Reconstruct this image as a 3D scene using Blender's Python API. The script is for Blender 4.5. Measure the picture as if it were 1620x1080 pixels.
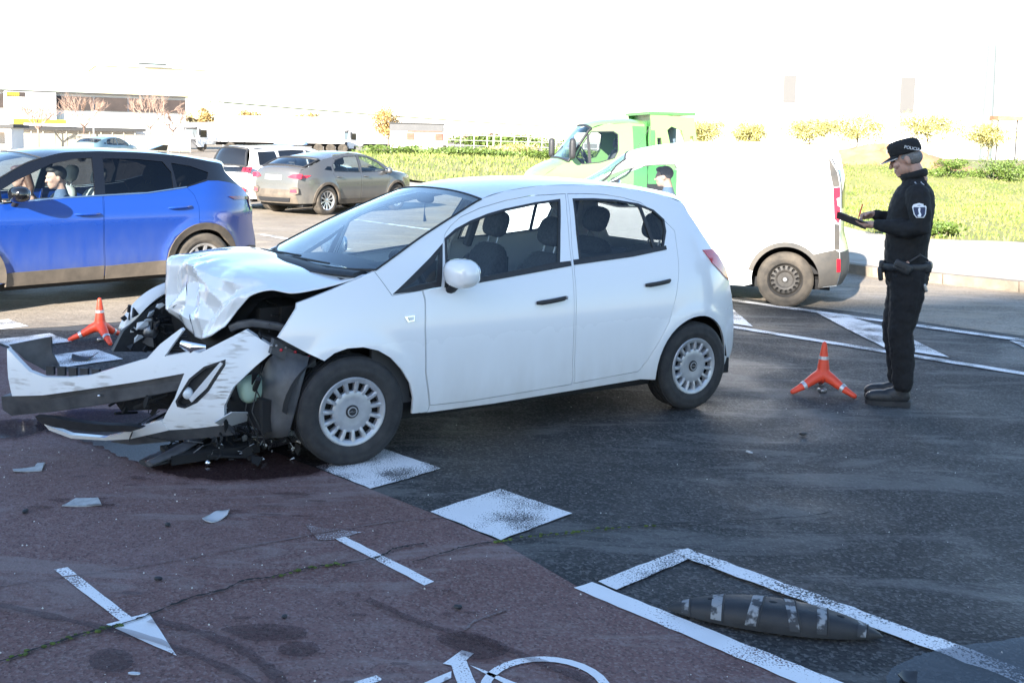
import bpy, math, random
import numpy as np
from math import sin, cos, pi, radians as rad
from mathutils import Vector, Matrix
from mathutils.geometry import delaunay_2d_cdt
random.seed(7); rng = np.random.default_rng(7)
for o in list(bpy.data.objects): bpy.data.objects.remove(o)
scene = bpy.context.scene
col = scene.collection

# ---------------------------------------------------------------- camera, sky, sun, exposure
CAM_H = 1.85; PITCH = rad(5.5); ROLL = rad(1.15)
camd = bpy.data.cameras.new('camera'); cam = bpy.data.objects.new('camera', camd); col.objects.link(cam)
fw = Vector((0, cos(PITCH), -sin(PITCH))); rt0 = Vector((1, 0, 0)); up0 = rt0.cross(fw)
rt = rt0*cos(ROLL)+up0*sin(ROLL); up = up0*cos(ROLL)-rt0*sin(ROLL)
cam.matrix_world = Matrix(((rt.x, up.x, -fw.x, 0), (rt.y, up.y, -fw.y, 0), (rt.z, up.z, -fw.z, CAM_H), (0, 0, 0, 1)))
camd.sensor_width = 36; camd.lens = 36*1650/1620; camd.shift_y = -(540-(221+1650*math.tan(PITCH)))/1620
camd.clip_start = .05; camd.clip_end = 3000
scene.camera = cam

SUN_EL = rad(22); SUN_AZ = rad(24)          # light travels towards (sin az, cos az), slightly right of the view direction
world = bpy.data.worlds.new('World'); scene.world = world; world.use_nodes = True
wn = world.node_tree.nodes; wl = world.node_tree.links
sky = wn.new('ShaderNodeTexSky'); sky.sky_type = 'NISHITA'; sky.sun_disc = False
sky.sun_elevation = SUN_EL; sky.sun_rotation = pi+SUN_AZ
sky.air_density = 1.0; sky.dust_density = .4; sky.ozone_density = 2.5
wl.new(sky.outputs[0], wn['Background'].inputs[0]); wn['Background'].inputs[1].default_value = 0.09
sund = bpy.data.lights.new('sun', 'SUN'); sund.energy = 5.0; sund.angle = rad(.5); sund.color = (1, .93, .84)
sun = bpy.data.objects.new('sun', sund); col.objects.link(sun)
sd = Vector((sin(SUN_AZ)*cos(SUN_EL), cos(SUN_AZ)*cos(SUN_EL), -sin(SUN_EL)))
sun.rotation_euler = sd.to_track_quat('-Z', 'Y').to_euler(); sun.location = (-20, -30, 40)
scene.view_settings.view_transform = 'Standard'; scene.view_settings.look = 'None'
scene.view_settings.exposure = 2.3; scene.view_settings.gamma = 1.0
scene.render.engine = 'CYCLES'
scene.cycles.max_bounces = 8; scene.cycles.transparent_max_bounces = 16

# ---------------------------------------------------------------- object helpers
def tag(o, label=None, cat=None, group=None, kind=None):
    if label: o['label'] = label
    if cat: o['category'] = cat
    if group: o['group'] = group
    if kind: o['kind'] = kind
    return o
def empty(name, loc=(0, 0, 0), rz=0, label=None, cat=None, group=None):
    o = bpy.data.objects.new(name, None); col.objects.link(o); o.location = loc; o.rotation_euler = (0, 0, rz)
    o.empty_display_size = .2
    return tag(o, label, cat, group)
def link(name, me, mat=None, parent=None):
    o = bpy.data.objects.new(name, me); col.objects.link(o)
    if mat is not None and not me.materials: me.materials.append(mat)
    if parent is not None: o.parent = parent
    return o
def copy_tree(o, parent=None):
    c = o.copy(); col.objects.link(c); c.parent = parent
    for ch in [q for q in bpy.data.objects if q.parent == o]: copy_tree(ch, c)
    return c
def rotm(rx=0, ry=0, rz=0):
    return Matrix.Rotation(rz, 3, 'Z') @ Matrix.Rotation(ry, 3, 'Y') @ Matrix.Rotation(rx, 3, 'X')

class MB:
    def __init__(s): s.v = []; s.f = []
    def add(s, vs, fs):
        b = len(s.v); s.v += [tuple(p) for p in vs]; s.f += [tuple(i+b for i in f) for f in fs]; return s
    def box(s, c, d, R=None):
        vs = []
        for sx in (-.5, .5):
            for sy in (-.5, .5):
                for sz in (-.5, .5):
                    p = Vector((sx*d[0], sy*d[1], sz*d[2])); p = R @ p if R else p; vs.append(p+Vector(c))
        return s.add(vs, [(0, 1, 3, 2), (4, 6, 7, 5), (0, 4, 5, 1), (2, 3, 7, 6), (0, 2, 6, 4), (1, 5, 7, 3)])
    def sup(s, c, r, e=(2, 2), R=None, nu=12, nv=20):      # superellipsoid: rounded box, ball, cushion
        vs = []; fs = []
        def pw(a, k): return math.copysign(abs(a)**(2/k), a)
        for i in range(nu+1):
            a = -pi/2+pi*i/nu
            for j in range(nv):
                b = 2*pi*j/nv
                p = Vector((r[0]*pw(cos(a), e[0])*pw(cos(b), e[1]), r[1]*pw(cos(a), e[0])*pw(sin(b), e[1]), r[2]*pw(sin(a), e[0])))
                p = R @ p if R else p; vs.append(p+Vector(c))
        for i in range(nu):
            for j in range(nv): fs.append((i*nv+j, i*nv+(j+1) % nv, (i+1)*nv+(j+1) % nv, (i+1)*nv+j))
        return s.add(vs, fs)
    def tube(s, path, r, n=8, cap=True, flat=None):
        P = [Vector(p) for p in path]; m = len(P); rr = r if isinstance(r, (list, tuple)) else [r]*m
        vs = []; fs = []; prev = None
        for i in range(m):
            t = (P[min(i+1, m-1)]-P[max(i-1, 0)])
            t = t.normalized() if t.length > 1e-9 else Vector((0, 0, 1))
            a = prev if prev is not None else (Vector((0, 0, 1)) if abs(t.z) < .9 else Vector((1, 0, 0)))
            a = a-t*a.dot(t)
            if a.length < 1e-6: a = Vector((1, 0, 0))-t*t.x
            a.normalize(); prev = a; b = t.cross(a)
            q = rr[i] if isinstance(rr[i], (list, tuple)) else (rr[i], rr[i])
            for j in range(n):
                th = 2*pi*j/n; vs.append(P[i]+a*cos(th)*q[0]+b*sin(th)*q[1])
        for i in range(m-1):
            for j in range(n): fs.append((i*n+j, i*n+(j+1) % n, (i+1)*n+(j+1) % n, (i+1)*n+j))
        if cap: fs += [tuple(range(n-1, -1, -1)), tuple((m-1)*n+j for j in range(n))]
        return s.add(vs, fs)
    def lathe(s, prof, n=40, axis='Y', c=(0, 0, 0)):        # prof: (radius, along)
        vs = []; fs = []; c = Vector(c)
        for r, h in prof:
            for j in range(n):
                a = 2*pi*j/n
                p = (r*cos(a), h, r*sin(a)) if axis == 'Y' else (r*cos(a), r*sin(a), h) if axis == 'Z' else (h, r*cos(a), r*sin(a))
                vs.append(c+Vector(p))
        for i in range(len(prof)-1):
            for j in range(n): fs.append((i*n+j, i*n+(j+1) % n, (i+1)*n+(j+1) % n, (i+1)*n+j))
        return s.add(vs, fs)
    def prism(s, poly, mp, d0, d1):                          # 2D outline between two depths
        n = len(poly); vs = [mp(a, b, d0) for a, b in poly]+[mp(a, b, d1) for a, b in poly]
        return s.add(vs, [tuple(range(n-1, -1, -1)), tuple(range(n, 2*n))]+[(i, (i+1) % n, n+(i+1) % n, n+i) for i in range(n)])
    def grid(s, rows, close=False):
        n = len(rows[0]); vs = [p for r in rows for p in r]; fs = []
        for i in range(len(rows)-1):
            for j in range(n if close else n-1): fs.append((i*n+j, i*n+(j+1) % n, (i+1)*n+(j+1) % n, (i+1)*n+j))
        return s.add(vs, fs)
    def build(s, name, mat, parent=None, smooth=True, ang=40, rec=True):
        me = bpy.data.meshes.new(name); me.from_pydata(s.v, [], s.f); me.update()
        if rec:
            import bmesh
            bm = bmesh.new(); bm.from_mesh(me); bmesh.ops.recalc_face_normals(bm, faces=bm.faces); bm.to_mesh(me); bm.free()
        if smooth:
            me.polygons.foreach_set('use_smooth', [True]*len(me.polygons))
            me.set_sharp_from_angle(angle=rad(ang))
        return link(name, me, mat, parent)

def crom(pts, n):                                             # Catmull-Rom through points of any dimension
    P = [np.array(p, float) for p in pts]; out = []
    for i in range(len(P)-1):
        a = P[i-1] if i > 0 else 2*P[0]-P[1]; b = P[i]; c = P[i+1]; d = P[i+2] if i+2 < len(P) else 2*P[-1]-P[-2]
        for k in range(n):
            t = k/n; out.append(.5*((2*b)+(c-a)*t+(2*a-5*b+4*c-d)*t*t+(-a+3*b-3*c+d)*t**3))
    out.append(P[-1]); return out
def sint(t, tab):                                             # smooth interpolation in a table
    if t <= tab[0][0]: return tab[0][1]
    if t >= tab[-1][0]: return tab[-1][1]
    for i in range(len(tab)-1):
        if t <= tab[i+1][0]: break
    x0, y0 = tab[i]; x1, y1 = tab[i+1]; h = x1-x0; u = (t-x0)/h
    m0 = (y1-tab[i-1][1])/(x1-tab[i-1][0]) if i > 0 else (y1-y0)/h
    m1 = (tab[i+2][1]-y0)/(tab[i+2][0]-x0) if i+2 < len(tab) else (y1-y0)/h
    return (2*u**3-3*u*u+1)*y0+(u**3-2*u*u+u)*h*m0+(-2*u**3+3*u*u)*y1+(u**3-u*u)*h*m1
def inpoly(p, poly):
    x, y = p; r = False; n = len(poly); j = n-1
    for i in range(n):
        xi, yi = poly[i]; xj, yj = poly[j]
        if (yi > y) != (yj > y) and x < (xj-xi)*(y-yi)/(yj-yi)+xi: r = not r
        j = i
    return r
def area(p): return .5*sum(p[i][0]*p[(i+1) % len(p)][1]-p[(i+1) % len(p)][0]*p[i][1] for i in range(len(p)))
def inset(poly, d):                                           # d > 0 shrinks
    s = 1 if area(poly) > 0 else -1; n = len(poly); out = []
    for i in range(n):
        a = Vector(poly[i-1]); b = Vector(poly[i]); c = Vector(poly[(i+1) % n])
        e1 = (b-a); e2 = (c-b)
        if e1.length < 1e-7 or e2.length < 1e-7: out.append(tuple(b)); continue
        e1.normalize(); e2.normalize(); n1 = Vector((-e1.y, e1.x))*s; n2 = Vector((-e2.y, e2.x))*s
        m = n1+n2; k = max(.4, m.length_squared/2); out.append(tuple(b+m*(d/k)))
    return out
def resample(poly, g):
    out = []; n = len(poly)
    for i in range(n):
        a = poly[i]; b = poly[(i+1) % n]; L = math.hypot(b[0]-a[0], b[1]-a[1]); k = max(1, int(round(L/g)))
        if L < 1e-6: continue
        for q in range(k): out.append((a[0]+(b[0]-a[0])*q/k, a[1]+(b[1]-a[1])*q/k))
    return out
def smooth_loop(pts, n=3):
    P = list(pts); m = len(P); ext = [P[-1]]+P+[P[0], P[1]]; out = []
    for i in range(m):
        a, b, c, d = [np.array(q, float) for q in (ext[i], ext[i+1], ext[i+2], ext[i+3])]
        for k in range(n):
            t = k/n; q = .5*((2*b)+(c-a)*t+(2*a-5*b+4*c-d)*t*t+(-a+3*b-3*c+d)*t**3); out.append((float(q[0]), float(q[1])))
    return out
def panel(name, outer, mp, mat, parent, holes=(), g=.04, off=0, flange=.02, gap=0, rec=True, build=True):
    """thin curved sheet: outline in two coordinates, mp(a, b, offset) -> point, edges turned in by flange"""
    if gap: outer = inset(outer, gap)
    loops = [resample(outer, g)]+[resample(h, g) for h in holes]
    vs = []; es = []
    for L in loops:
        b = len(vs); vs += L; es += [(b+i, b+(i+1) % len(L)) for i in range(len(L))]
    bnd = np.array(vs)
    xs = [p[0] for p in outer]; ys = [p[1] for p in outer]
    nx = int((max(xs)-min(xs))/g)+1; ny = int((max(ys)-min(ys))/g)+1
    for i in range(nx+1):
        for j in range(ny+1):
            p = (min(xs)+i*g, min(ys)+(j+.5*(i % 2))*g)
            if inpoly(p, outer) and not any(inpoly(p, h) for h in holes):
                if np.min((bnd[:, 0]-p[0])**2+(bnd[:, 1]-p[1])**2) > (.5*g)**2: vs.append(p)
    V, _, Fc = delaunay_2d_cdt([Vector(p) for p in vs], es, [], 0, 1e-5)[:3]
    fs = []
    for f in Fc:
        cx = sum(V[i][0] for i in f)/len(f); cy = sum(V[i][1] for i in f)/len(f)
        if inpoly((cx, cy), outer) and not any(inpoly((cx, cy), h) for h in holes): fs.append(tuple(f))
    used = sorted({i for f in fs for i in f}); ix = {k: n for n, k in enumerate(used)}
    P = [mp(V[i][0], V[i][1], off) for i in used]; fs = [tuple(ix[i] for i in f) for f in fs]
    if flange:
        ec = {}
        for f in fs:
            for a, b in zip(f, f[1:]+f[:1]): ec.setdefault((min(a, b), max(a, b)), []).append((a, b))
        be = [e[0] for e in ec.values() if len(e) == 1]; dn = {}
        for a, b in be:
            for q in (a, b):
                if q not in dn:
                    dn[q] = len(P); k = used[q]; P.append(mp(V[k][0], V[k][1], off-flange))
            fs.append((b, a, dn[a], dn[b]))
    m = MB(); m.add(P, fs)
    return m.build(name, mat, parent, rec=rec, ang=35) if build else m

# ---------------------------------------------------------------- materials
def mat(name, c, rough=.5, metal=0, coat=0, noise=0, nscale=5, bump=0, bscale=60, spec=.5, c2=None, rvar=0, detail=6, trans=0, emit=None, sss=0):
    m = bpy.data.materials.new(name); m.use_nodes = True; N = m.node_tree.nodes; L = m.node_tree.links; b = N['Principled BSDF']
    b.inputs['Base Color'].default_value = (*c, 1); b.inputs['Roughness'].default_value = rough; b.inputs['Metallic'].default_value = metal
    b.inputs['Specular IOR Level'].default_value = spec
    if coat: b.inputs['Coat Weight'].default_value = coat; b.inputs['Coat Roughness'].default_value = .04
    if trans: b.inputs['Transmission Weight'].default_value = trans
    if sss: b.inputs['Subsurface Weight'].default_value = sss; b.inputs['Subsurface Radius'].default_value = (.01, .004, .002)
    if noise or c2 or bump or rvar:
        tc = N.new('ShaderNodeTexCoord')
        if noise or c2 or rvar:
            t = N.new('ShaderNodeTexNoise'); t.inputs['Scale'].default_value = nscale; t.inputs['Detail'].default_value = detail; t.inputs['Roughness'].default_value = .6
            L.new(tc.outputs['Object'], t.inputs['Vector'])
            if noise or c2:
                r = N.new('ShaderNodeValToRGB'); r.color_ramp.elements[0].position = .35; r.color_ramp.elements[1].position = .65
                lo = c if c2 else tuple(q*(1-noise) for q in c); hi = c2 if c2 else tuple(min(1, q*(1+noise)) for q in c)
                r.color_ramp.elements[0].color = (*lo, 1); r.color_ramp.elements[1].color = (*hi, 1)
                L.new(t.outputs[0], r.inputs[0]); L.new(r.outputs[0], b.inputs['Base Color'])
            if rvar:
                mr = N.new('ShaderNodeMapRange'); mr.inputs[1].default_value = .3; mr.inputs[2].default_value = .7
                mr.inputs[3].default_value = max(.02, rough-rvar); mr.inputs[4].default_value = min(1, rough+rvar)
                L.new(t.outputs[0], mr.inputs[0]); L.new(mr.outputs[0], b.inputs['Roughness'])
        if bump:
            t2 = N.new('ShaderNodeTexNoise'); t2.inputs['Scale'].default_value = bscale; t2.inputs['Detail'].default_value = 4
            L.new(tc.outputs['Object'], t2.inputs['Vector'])
            bp = N.new('ShaderNodeBump'); bp.inputs['Strength'].default_value = bump; bp.inputs['Distance'].default_value = .01
            L.new(t2.outputs[0], bp.inputs['Height']); L.new(bp.outputs[0], b.inputs['Normal'])
    return m
def glass(name, tint, refl=.045, rough=.0, gain=.9):
    m = bpy.data.materials.new(name); m.use_nodes = True; N = m.node_tree.nodes; L = m.node_tree.links
    N.remove(N['Principled BSDF']); o = N['Material Output']
    t = N.new('ShaderNodeBsdfTransparent'); t.inputs[0].default_value = (*tint, 1)
    gl = N.new('ShaderNodeBsdfGlossy'); gl.inputs['Roughness'].default_value = rough; gl.inputs[0].default_value = (.95, .97, 1, 1)
    fr = N.new('ShaderNodeLayerWeight'); fr.inputs[0].default_value = .5
    pw = N.new('ShaderNodeMath'); pw.operation = 'POWER'; pw.inputs[1].default_value = 4.5; L.new(fr.outputs['Facing'], pw.inputs[0])
    ad = N.new('ShaderNodeMath'); ad.operation = 'MULTIPLY_ADD'; ad.inputs[1].default_value = gain; ad.inputs[2].default_value = refl; ad.use_clamp = True
    mx = N.new('ShaderNodeMixShader'); L.new(pw.outputs[0], ad.inputs[0]); L.new(ad.outputs[0], mx.inputs[0])
    L.new(t.outputs[0], mx.inputs[1]); L.new(gl.outputs[0], mx.inputs[2]); L.new(mx.outputs[0], o.inputs[0])
    return m
M = {}
def dirty_paint(name, c, dirt, z0, z1, amt, rough=.25, nsc=9):
    """coated paint with road dust that thickens towards the sill (object coordinates: metres above the ground)"""
    m = mat(name, c, rough, coat=.8); N = m.node_tree.nodes; L = m.node_tree.links; b = N['Principled BSDF']
    tc = N.new('ShaderNodeTexCoord'); sx = N.new('ShaderNodeSeparateXYZ'); L.new(tc.outputs['Object'], sx.inputs[0])
    mr = N.new('ShaderNodeMapRange'); mr.inputs[1].default_value = z0; mr.inputs[2].default_value = z1; mr.inputs[3].default_value = 1; mr.inputs[4].default_value = 0
    L.new(sx.outputs[2], mr.inputs[0])
    mp = N.new('ShaderNodeMapping'); mp.inputs['Scale'].default_value = (1, 1, .35); L.new(tc.outputs['Object'], mp.inputs[0])
    t = N.new('ShaderNodeTexNoise'); t.inputs['Scale'].default_value = nsc; t.inputs['Detail'].default_value = 8; L.new(mp.outputs[0], t.inputs['Vector'])
    mu = N.new('ShaderNodeMath'); mu.operation = 'MULTIPLY'; L.new(mr.outputs[0], mu.inputs[0]); L.new(t.outputs[0], mu.inputs[1])
    m2 = N.new('ShaderNodeMath'); m2.operation = 'MULTIPLY'; m2.inputs[1].default_value = amt*2; m2.use_clamp = True; L.new(mu.outputs[0], m2.inputs[0])
    mix = N.new('ShaderNodeMix'); mix.data_type = 'RGBA'; mix.inputs[6].default_value = (*c, 1); mix.inputs[7].default_value = (*dirt, 1)
    L.new(m2.outputs[0], mix.inputs[0]); L.new(mix.outputs[2], b.inputs['Base Color'])
    r2 = N.new('ShaderNodeMapRange'); r2.inputs[3].default_value = rough; r2.inputs[4].default_value = .8; L.new(m2.outputs[0], r2.inputs[0]); L.new(r2.outputs[0], b.inputs['Roughness'])
    r3 = N.new('ShaderNodeMapRange'); r3.inputs[3].default_value = .8; r3.inputs[4].default_value = 0; L.new(m2.outputs[0], r3.inputs[0]); L.new(r3.outputs[0], b.inputs['Coat Weight'])
    return m
M['white'] = dirty_paint('white_paint', (.80, .81, .82), (.45, .42, .38), .2, .75, .35)
M['white_clean'] = mat('white_paint_clean', (.80, .80, .80), .2, coat=1.0)
M['white_scuffed'] = None
M['blue'] = dirty_paint('blue_paint', (.006, .042, .25), (.10, .12, .19), .25, .95, .42)
M['black_gloss'] = mat('black_gloss_paint', (.004, .004, .005), .15, coat=.8)
M['grey_paint'] = dirty_paint('grey_paint', (.075, .075, .075), (.17, .15, .12), .2, .8, .6)
M['green'] = mat('green_paint', (.05, .21, .05), .35, coat=.5, noise=.06)
M['green_pale'] = mat('pale_green_paint', (.16, .29, .105), .35, coat=.5)
M['black'] = mat('black_plastic', (.02, .021, .024), .55, noise=.2, nscale=30)
M['dark'] = mat('dark_cavity', (.008, .008, .009), .8)
M['trim_grey'] = mat('dusty_grey_plastic', (.045, .044, .042), .7, c2=(.085, .075, .062), nscale=4)
M['clad'] = mat('dusty_cladding', (.065, .054, .042), .85, c2=(.13, .105, .08), nscale=3, detail=8)
M['rubber'] = mat('tyre_rubber', (.018, .018, .02), .75, c2=(.035, .034, .034), nscale=14)
M['rubber_dusty'] = mat('dusty_tyre_rubber', (.035, .031, .026), .9, c2=(.09, .075, .058), nscale=6)
M['silver'] = mat('silver_wheel_cover', (.42, .43, .45), .38, metal=.45, noise=.12, nscale=12)
M['alloy'] = mat('alloy_wheel', (.55, .55, .55), .3, metal=.7)
M['steel'] = mat('black_steel_wheel', (.022, .020, .018), .6, c2=(.045, .04, .034), nscale=8)
M['chrome'] = mat('chrome', (.7, .7, .72), .12, metal=1)
M['metal'] = mat('bare_metal', (.30, .30, .31), .42, metal=.9, noise=.3, nscale=18)
M['beam'] = mat('black_crash_beam', (.045, .047, .052), .5, c2=(.09, .09, .095), nscale=9, rvar=.15)
M['glass'] = glass('clear_glass', (.80, .87, .88))
M['glass_ws'] = glass('windscreen_glass', (.74, .84, .86), refl=.10)
M['glass_dark'] = glass('privacy_glass', (.16, .17, .18))
M['glass_black'] = mat('black_glass', (.01, .011, .013), .06, coat=.5)
M['red_lens'] = mat('red_lens', (.55, .015, .03), .15, coat=.8)
M['silver_trim'] = mat('silver_trim', (.72, .73, .75), .3, metal=.25)
M['dark_red_lens'] = mat('dark_red_lens', (.16, .006, .012), .12, coat=.8)
M['clear_lens'] = mat('clear_lens', (.65, .68, .7), .12, coat=.6)
M['orange_lens'] = mat('orange_lens', (.7, .25, .02), .2)
M['seat'] = mat('grey_seat_fabric', (.055, .057, .062), .9, noise=.25, nscale=60)
M['seat_pale'] = mat('pale_seat_leather', (.30, .31, .29), .6, noise=.1)
M['interior'] = mat('grey_interior_plastic', (.06, .062, .066), .7)
M['headliner'] = mat('pale_headliner', (.40, .40, .40), .95)
M['plate'] = mat('white_number_plate', (.75, .75, .75), .4)
M['cone'] = mat('orange_plastic', (.80, .075, .03), .45, noise=.08, nscale=8)
M['reflect'] = mat('silver_reflective_band', (.50, .50, .52), .35, metal=.4, noise=.15, nscale=40)
M['skin'] = mat('skin', (.42, .25, .19), .5, noise=.08, nscale=30, sss=.1)
M['hair_grey'] = mat('grey_hair', (.16, .155, .15), .8, noise=.3, nscale=90, bump=.4, bscale=200)
M['hair_dark'] = mat('dark_hair', (.015, .012, .010), .6, noise=.3, nscale=90, bump=.4, bscale=200)
M['hair_brown'] = mat('brown_hair', (.09, .04, .022), .6, noise=.3, nscale=90)
M['uniform'] = mat('black_uniform_cloth', (.007, .007, .008), .85, noise=.3, nscale=40, bump=.9, bscale=11)
M['uniform2'] = mat('black_trouser_cloth', (.006, .006, .0075), .9, noise=.3, nscale=50, bump=1.0, bscale=9)
M['boot'] = mat('black_boot_leather', (.016, .017, .019), .5, noise=.3, nscale=40, bump=.3, bscale=40)
M['white_print'] = mat('white_print', (.75, .76, .78), .6)
M['navy'] = mat('navy_print', (.02, .03, .08), .6)
M['cloth_white'] = mat('pale_cloth', (.06, .09, .15), .9, noise=.2, nscale=14)
M['cloth_brown'] = mat('brown_cloth', (.10, .05, .035), .9)
M['cloth_blue'] = mat('blue_cloth', (.05, .09, .16), .9)
M['bottle'] = mat('translucent_green_plastic', (.45, .62, .50), .4, trans=.35)
M['concrete'] = mat('concrete', (.36, .325, .275), .9, noise=.18, nscale=3, bump=.2, bscale=40)
M['kerb'] = mat('kerb_concrete', (.20, .165, .125), .9, noise=.25, nscale=4, bump=.3, bscale=30)
M['soil'] = mat('ochre_soil', (.30, .17, .09), 1, noise=.3, nscale=1.5)

# ---------------------------------------------------------------- ground materials
def ground_mat(name, ca, cb, speck, wet, fine=150, wetscale=.9, dust=None, rough=(.58, .90)):
    m = bpy.data.materials.new(name); m.use_nodes = True; N = m.node_tree.nodes; L = m.node_tree.links; b = N['Principled BSDF']; b.inputs['Specular IOR Level'].default_value = .28
    tc = N.new('ShaderNodeTexCoord')
    def noise(sc, det=6, ro=.6, vec=None, dist=0):
        t = N.new('ShaderNodeTexNoise'); t.inputs['Scale'].default_value = sc; t.inputs['Detail'].default_value = det; t.inputs['Roughness'].default_value = ro
        t.inputs['Distortion'].default_value = dist; L.new(vec or tc.outputs['Object'], t.inputs['Vector']); return t.outputs[0]
    def ramp(src, a, b_, lo=0, hi=1):
        r = N.new('ShaderNodeMapRange'); r.inputs[1].default_value = a; r.inputs[2].default_value = b_; r.inputs[3].default_value = lo; r.inputs[4].default_value = hi; r.clamp = True
        L.new(src, r.inputs[0]); return r.outputs[0]
    def mix(f, a, b_):
        x = N.new('ShaderNodeMix'); x.data_type = 'RGBA'
        L.new(f, x.inputs[0])
        for k, q in ((6, a), (7, b_)):
            if isinstance(q, tuple): x.inputs[k].default_value = (*q, 1)
            else: L.new(q, x.inputs[k])
        return x.outputs[2]
    big = noise(.55, 8, .65, dist=.4)
    base = mix(ramp(big, .38, .62), ca, cb)
    med = noise(14, 5)
    base = mix(ramp(med, .35, .75, 0, .35), base, tuple(q*.45 for q in ca))
    vo = N.new('ShaderNodeTexVoronoi'); vo.inputs['Scale'].default_value = fine*.55; L.new(tc.outputs['Object'], vo.inputs['Vector'])
    sp = N.new('ShaderNodeSeparateColor'); L.new(vo.outputs['Color'], sp.inputs[0])
    base = mix(ramp(sp.outputs[0], .55, 1.0, 0, .55), base, speck)
    base = mix(ramp(sp.outputs[1], .6, 1.0, 0, .6), base, tuple(q*.3 for q in ca))
    if dust:
        mp = N.new('ShaderNodeMapping'); mp.inputs['Scale'].default_value = (.45, 1.6, 1); mp.inputs['Rotation'].default_value = (0, 0, rad(-12)); L.new(tc.outputs['Object'], mp.inputs[0])
        d = noise(1.7, 12, .72, mp.outputs[0], .8)
        base = mix(ramp(d, .515, .60, 0, .6), base, dust)
    L.new(base, b.inputs['Base Color'])
    w = ramp(noise(wetscale, 8, .6, dist=.5), .42-.10*wet, .60, rough[0], rough[1])
    g = noise(fine, 3, .6)
    rsum = N.new('ShaderNodeMath'); rsum.operation = 'MULTIPLY_ADD'; rsum.inputs[1].default_value = .25; L.new(g, rsum.inputs[0])
    sb = N.new('ShaderNodeMath'); sb.operation = 'SUBTRACT'; sb.inputs[1].default_value = .12; L.new(w, sb.inputs[0]); L.new(sb.outputs[0], rsum.inputs[2])
    L.new(rsum.outputs[0], b.inputs['Roughness'])
    bp = N.new('ShaderNodeBump'); bp.inputs['Strength'].default_value = .55; bp.inputs['Distance'].default_value = .004
    L.new(vo.outputs['Distance'], bp.inputs['Height'])
    bp2 = N.new('ShaderNodeBump'); bp2.inputs['Strength'].default_value = .25; bp2.inputs['Distance'].default_value = .02; L.new(med, bp2.inputs['Height']); L.new(bp.outputs[0], bp2.inputs['Normal'])
    L.new(bp2.outputs[0], b.inputs['Normal'])
    return m
def worn_paint(name, under, white=(.80, .80, .80), wear=.5, fine=120):
    """road paint worn through to the surface under it in a speckle"""
    m = mat(name, white, .7); N = m.node_tree.nodes; L = m.node_tree.links; b = N['Principled BSDF']
    tc = N.new('ShaderNodeTexCoord')
    a = N.new('ShaderNodeTexNoise'); a.inputs['Scale'].default_value = fine; a.inputs['Detail'].default_value = 3; L.new(tc.outputs['Object'], a.inputs['Vector'])
    d = N.new('ShaderNodeTexNoise'); d.inputs['Scale'].default_value = 3.5; d.inputs['Detail'].default_value = 6; L.new(tc.outputs['Object'], d.inputs['Vector'])
    s = N.new('ShaderNodeMath'); s.operation = 'MULTIPLY_ADD'; s.inputs[1].default_value = .9; L.new(d.outputs[0], s.inputs[0]); L.new(a.outputs[0], s.inputs[2])
    r = N.new('ShaderNodeMapRange'); r.inputs[1].default_value = 1.02-.25*wear; r.inputs[2].default_value = 1.14-.25*wear; r.clamp = True; L.new(s.outputs[0], r.inputs[0])
    x = N.new('ShaderNodeMix'); x.data_type = 'RGBA'; x.inputs[6].default_value = (*white, 1); x.inputs[7].default_value = (*under, 1); L.new(r.outputs[0], x.inputs[0])
    t2 = N.new('ShaderNodeMix'); t2.data_type = 'RGBA'; t2.blend_type = 'MULTIPLY'; t2.inputs[0].default_value = .5; L.new(x.outputs[2], t2.inputs[6])
    rr = N.new('ShaderNodeMapRange'); rr.inputs[1].default_value = .3; rr.inputs[2].default_value = .7; rr.inputs[3].default_value = .72; rr.inputs[4].default_value = 1; L.new(d.outputs[0], rr.inputs[0]); L.new(rr.outputs[0], t2.inputs[7])
    L.new(t2.outputs[2], b.inputs['Base Color'])
    bp = N.new('ShaderNodeBump'); bp.inputs['Strength'].default_value = .3; bp.inputs['Distance'].default_value = .003; L.new(a.outputs[0], bp.inputs['Height']); L.new(bp.outputs[0], b.inputs['Normal'])
    return m
M['asphalt'] = ground_mat('asphalt', (.032, .032, .033), (.048, .047, .047), (.17, .17, .165), .6, dust=(.135, .133, .128))
M['sunlit_old_asphalt'] = ground_mat('sunlit_old_pale_asphalt', (.22, .185, .145), (.29, .245, .19), (.36, .32, .27), .1, dust=(.36, .30, .23), rough=(.6, .95))  # paler and warmer than asphalt: part age, part sunlight put into the colour
M['red_lane'] = ground_mat('red_lane_surface', (.155, .085, .076), (.195, .118, .110), (.27, .21, .20), .5, dust=(.235, .185, .175), fine=200, rough=(.58, .92))
M['earth'] = ground_mat('bare_ground', (.22, .18, .13), (.30, .25, .19), (.35, .3, .25), 0, fine=40)
M['mark_asphalt'] = worn_paint('worn_white_paint', (.05, .05, .052), wear=.30)
M['mark_red'] = worn_paint('white_paint_on_red', (.14, .09, .085), wear=-.1)
M['mark_far'] = worn_paint('road_line_paint', (.06, .06, .06), wear=.3)
M['crack'] = mat('crack_filler', (.012, .011, .010), .95)
M['moss'] = mat('moss', (.07, .10, .02), .95, noise=.4, nscale=40)
M['film'] = glass('water_film', (.55, .55, .57), refl=.03, rough=.05, gain=.36)
M['stain'] = glass('damp_stain', (.66, .63, .63), refl=.012, rough=.25, gain=.10)
M['fluid'] = glass('spilt_fluid', (.45, .42, .43), refl=.03, rough=.12, gain=.22)

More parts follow.
